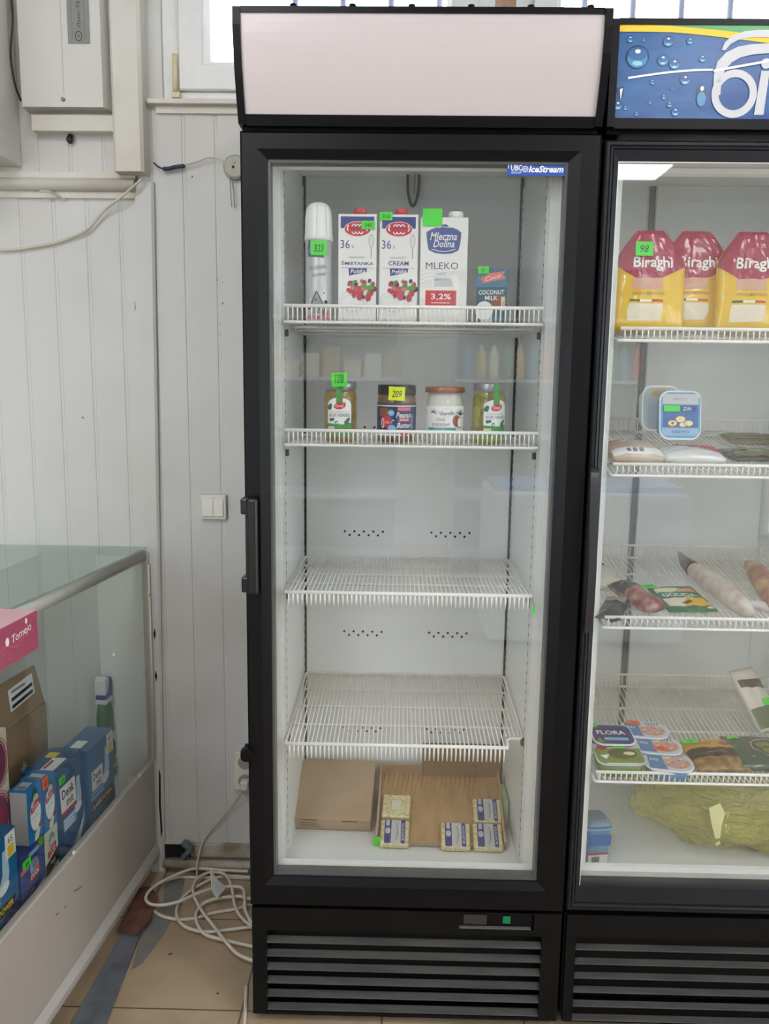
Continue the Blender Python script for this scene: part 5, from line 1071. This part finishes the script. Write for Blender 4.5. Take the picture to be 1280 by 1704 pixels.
PA = [(620, 845), (480, 830), (400, 822), (300, 832), (180, 880), (90, 930), (45, 985), (60, 1025), (130, 1035), (230, 1015), (330, 970), (430, 940), (540, 930), (590, 945), (600, 1010), (602, 1060), (640, 1135), (700, 1160)]
PB = [(700, 1160), (620, 1160), (500, 1175), (380, 1185), (270, 1160), (218, 1100), (230, 1020), (300, 950), (400, 895), (480, 872), (560, 870), (640, 880), (700, 880)]
PC = [(700, 880), (640, 885), (540, 868), (350, 872), (220, 880), (110, 920), (65, 985), (75, 1050), (130, 1095), (220, 1115), (320, 1110), (420, 1080), (560, 1055), (640, 1030), (720, 1010)]
PD = [(720, 1280), (640, 1267), (500, 1235), (380, 1200), (332, 1140), (326, 1080), (370, 1025), (450, 997), (560, 987), (640, 1000), (710, 1000)]
PE = [(720, 1360), (640, 1345), (560, 1310), (500, 1250), (430, 1160), (360, 1070), (312, 980), (315, 910), (370, 862), (430, 845), (490, 865), (525, 930), (545, 1040), (585, 1110), (660, 1170)]
b = new()
for i, Q in enumerate((PC, PB, PD, PE, PA)):
    pts = []
    for j, (x, y) in enumerate(Q):
        z = .0045+.0055*i+.002*math.sin(j*1.7+i); q = at(*zp(x, y), Z=z); pts.append((q.x if q.x < .0 else q.x, min(q.y, .505), z))
    tube(b, spline(pts, 6), .0042, 8)
COIL = tag(obj('coiled_cable', b, mat('white floor cable', (212, 204, 188), .45, var=.08, vscale=40)), 'loosely coiled white cable lying on the floor against the black cooler', 'cable coil'); recentre(COIL)
b = new(); q = [at(*zp(x, y), Z=z) for x, y, z in ((405, 830, .075), (430, 880, .06), (490, 940, .036), (445, 1000, .032), (412, 950, .034))]
A_ = [b.verts.new(p) for p in q]; B_ = [b.verts.new(p+Vector((.001, .0015, .001))) for p in q]; b.faces.new(A_); b.faces.new(B_[::-1])
for k in range(5): b.faces.new((A_[k], B_[k], B_[(k+1) % 5], A_[(k+1) % 5]))
recentre(tag(obj('paper_scrap', b, mat('white paper scrap', (206, 206, 204), .6)), 'folded white paper scrap standing on the coiled floor cable', 'paper'))
cable('side_cord', 'white cord end running down beside the black cooler base', [(-.03, .10, .006), (-.018, .02, .006), (-.010, -.05, .005), (-.012, -.13, .005)], .004, W5)
for k, (x, y, s) in enumerate(((283, 1590, .004), (362, 1655, .0025))):
    b = new(); q = at(x, y, Z=0); tube(b, [(q.x-s, q.y, .0015), (q.x, q.y+s*.5, .003), (q.x+s, q.y+s, .0012)], [.0006, .0014, .0006], 6)
    recentre(tag(obj('crumb', b, mat('dark crumb', (60, 46, 34), .8)), ('dark crumb on the open floor tile below the cable coil', 'tiny crumb nearer the cooler base on the front tile')[k], 'crumb'))

# ================================================================== across the aisle, seen in the door glass
SH = mat('store shelf steel', (206, 208, 210), .4); 
for sx, lab in ((-.9, 'white store shelving across the aisle with small yellow packs'), (.62, 'white store shelving across the aisle with bright bottles')):
    t = thing('store_shelving', lab, 'shelf', (sx+.6, -3.6, 0))
    b = new(); box(b, sx, sx+1.2, -3.82, -3.80, 0, 2.05); obj('back_board', b, mat('shelving back grey', (150, 150, 148), .6), t, True)
    for z in (.25, .65, 1.02, 1.36, 1.72):
        b = new(); box(b, sx, sx+1.2, -3.8, -3.42, z-.02, z); obj('shelf_board', b, SH, t, True)
    for x in (sx, sx+1.17):
        b = new(); box(b, x, x+.03, -3.8, -3.76, 0, 2.05); obj('upright', b, SH, t, True)
rr = random.Random(11); cols = [(226, 190, 90), (90, 160, 190), (210, 90, 80), (232, 222, 190), (110, 150, 90), (190, 120, 160)]
for i in range(14):
    x = .70+.078*i; c_ = cols[(1, 0, 3, 4, 0, 1, 2, 5, 1, 3, 0, 4, 1, 2)[i]]
    b = new(); lathe(b, [(.024, 0), (.027, .01), (.027, .15), (.012, .18), (.012, .20)], 16, (x, -3.5)); 
    o = tag(obj('bottle', b, mat('bottle %d %d %d' % c_, c_, .3)), 'coloured bottle in the mirrored row on shelving across the aisle', 'bottle', 'bottles mirrored in the door glass'); o.data.transform(Matrix.Translation((0, 0, 1.361))); recentre(o)
for i in range(9):
    x = -.80+.125*i; b = new(); box(b, x, x+.10, -3.6, -3.45, 1.361, 1.361+.10+.04*(i % 3)); 
    recentre(tag(obj('carton', b, mat('pack tan %d' % (i % 3), ((214, 196, 150), (222, 214, 190), (190, 160, 110))[i % 3], .5)), 'pale pack in the mirrored row on shelving across the aisle', 'carton', 'packs mirrored in the door glass'))
t = thing('chest_freezer', 'low white chest freezer with bluish glass lid across the aisle', 'freezer', (1.25, -2.75, 0))
b = new(); box(b, .75, 1.75, -3.0, -2.5, .03, .80, bev=.02); obj('freezer_body', b, mat('freezer white', (228, 232, 238), .3), t, True)
b = new(); box(b, .78, 1.72, -2.97, -2.53, .80, .83, bev=.004); obj('freezer_lid', b, mat('bluish lid', (150, 185, 235), .15), t, True)
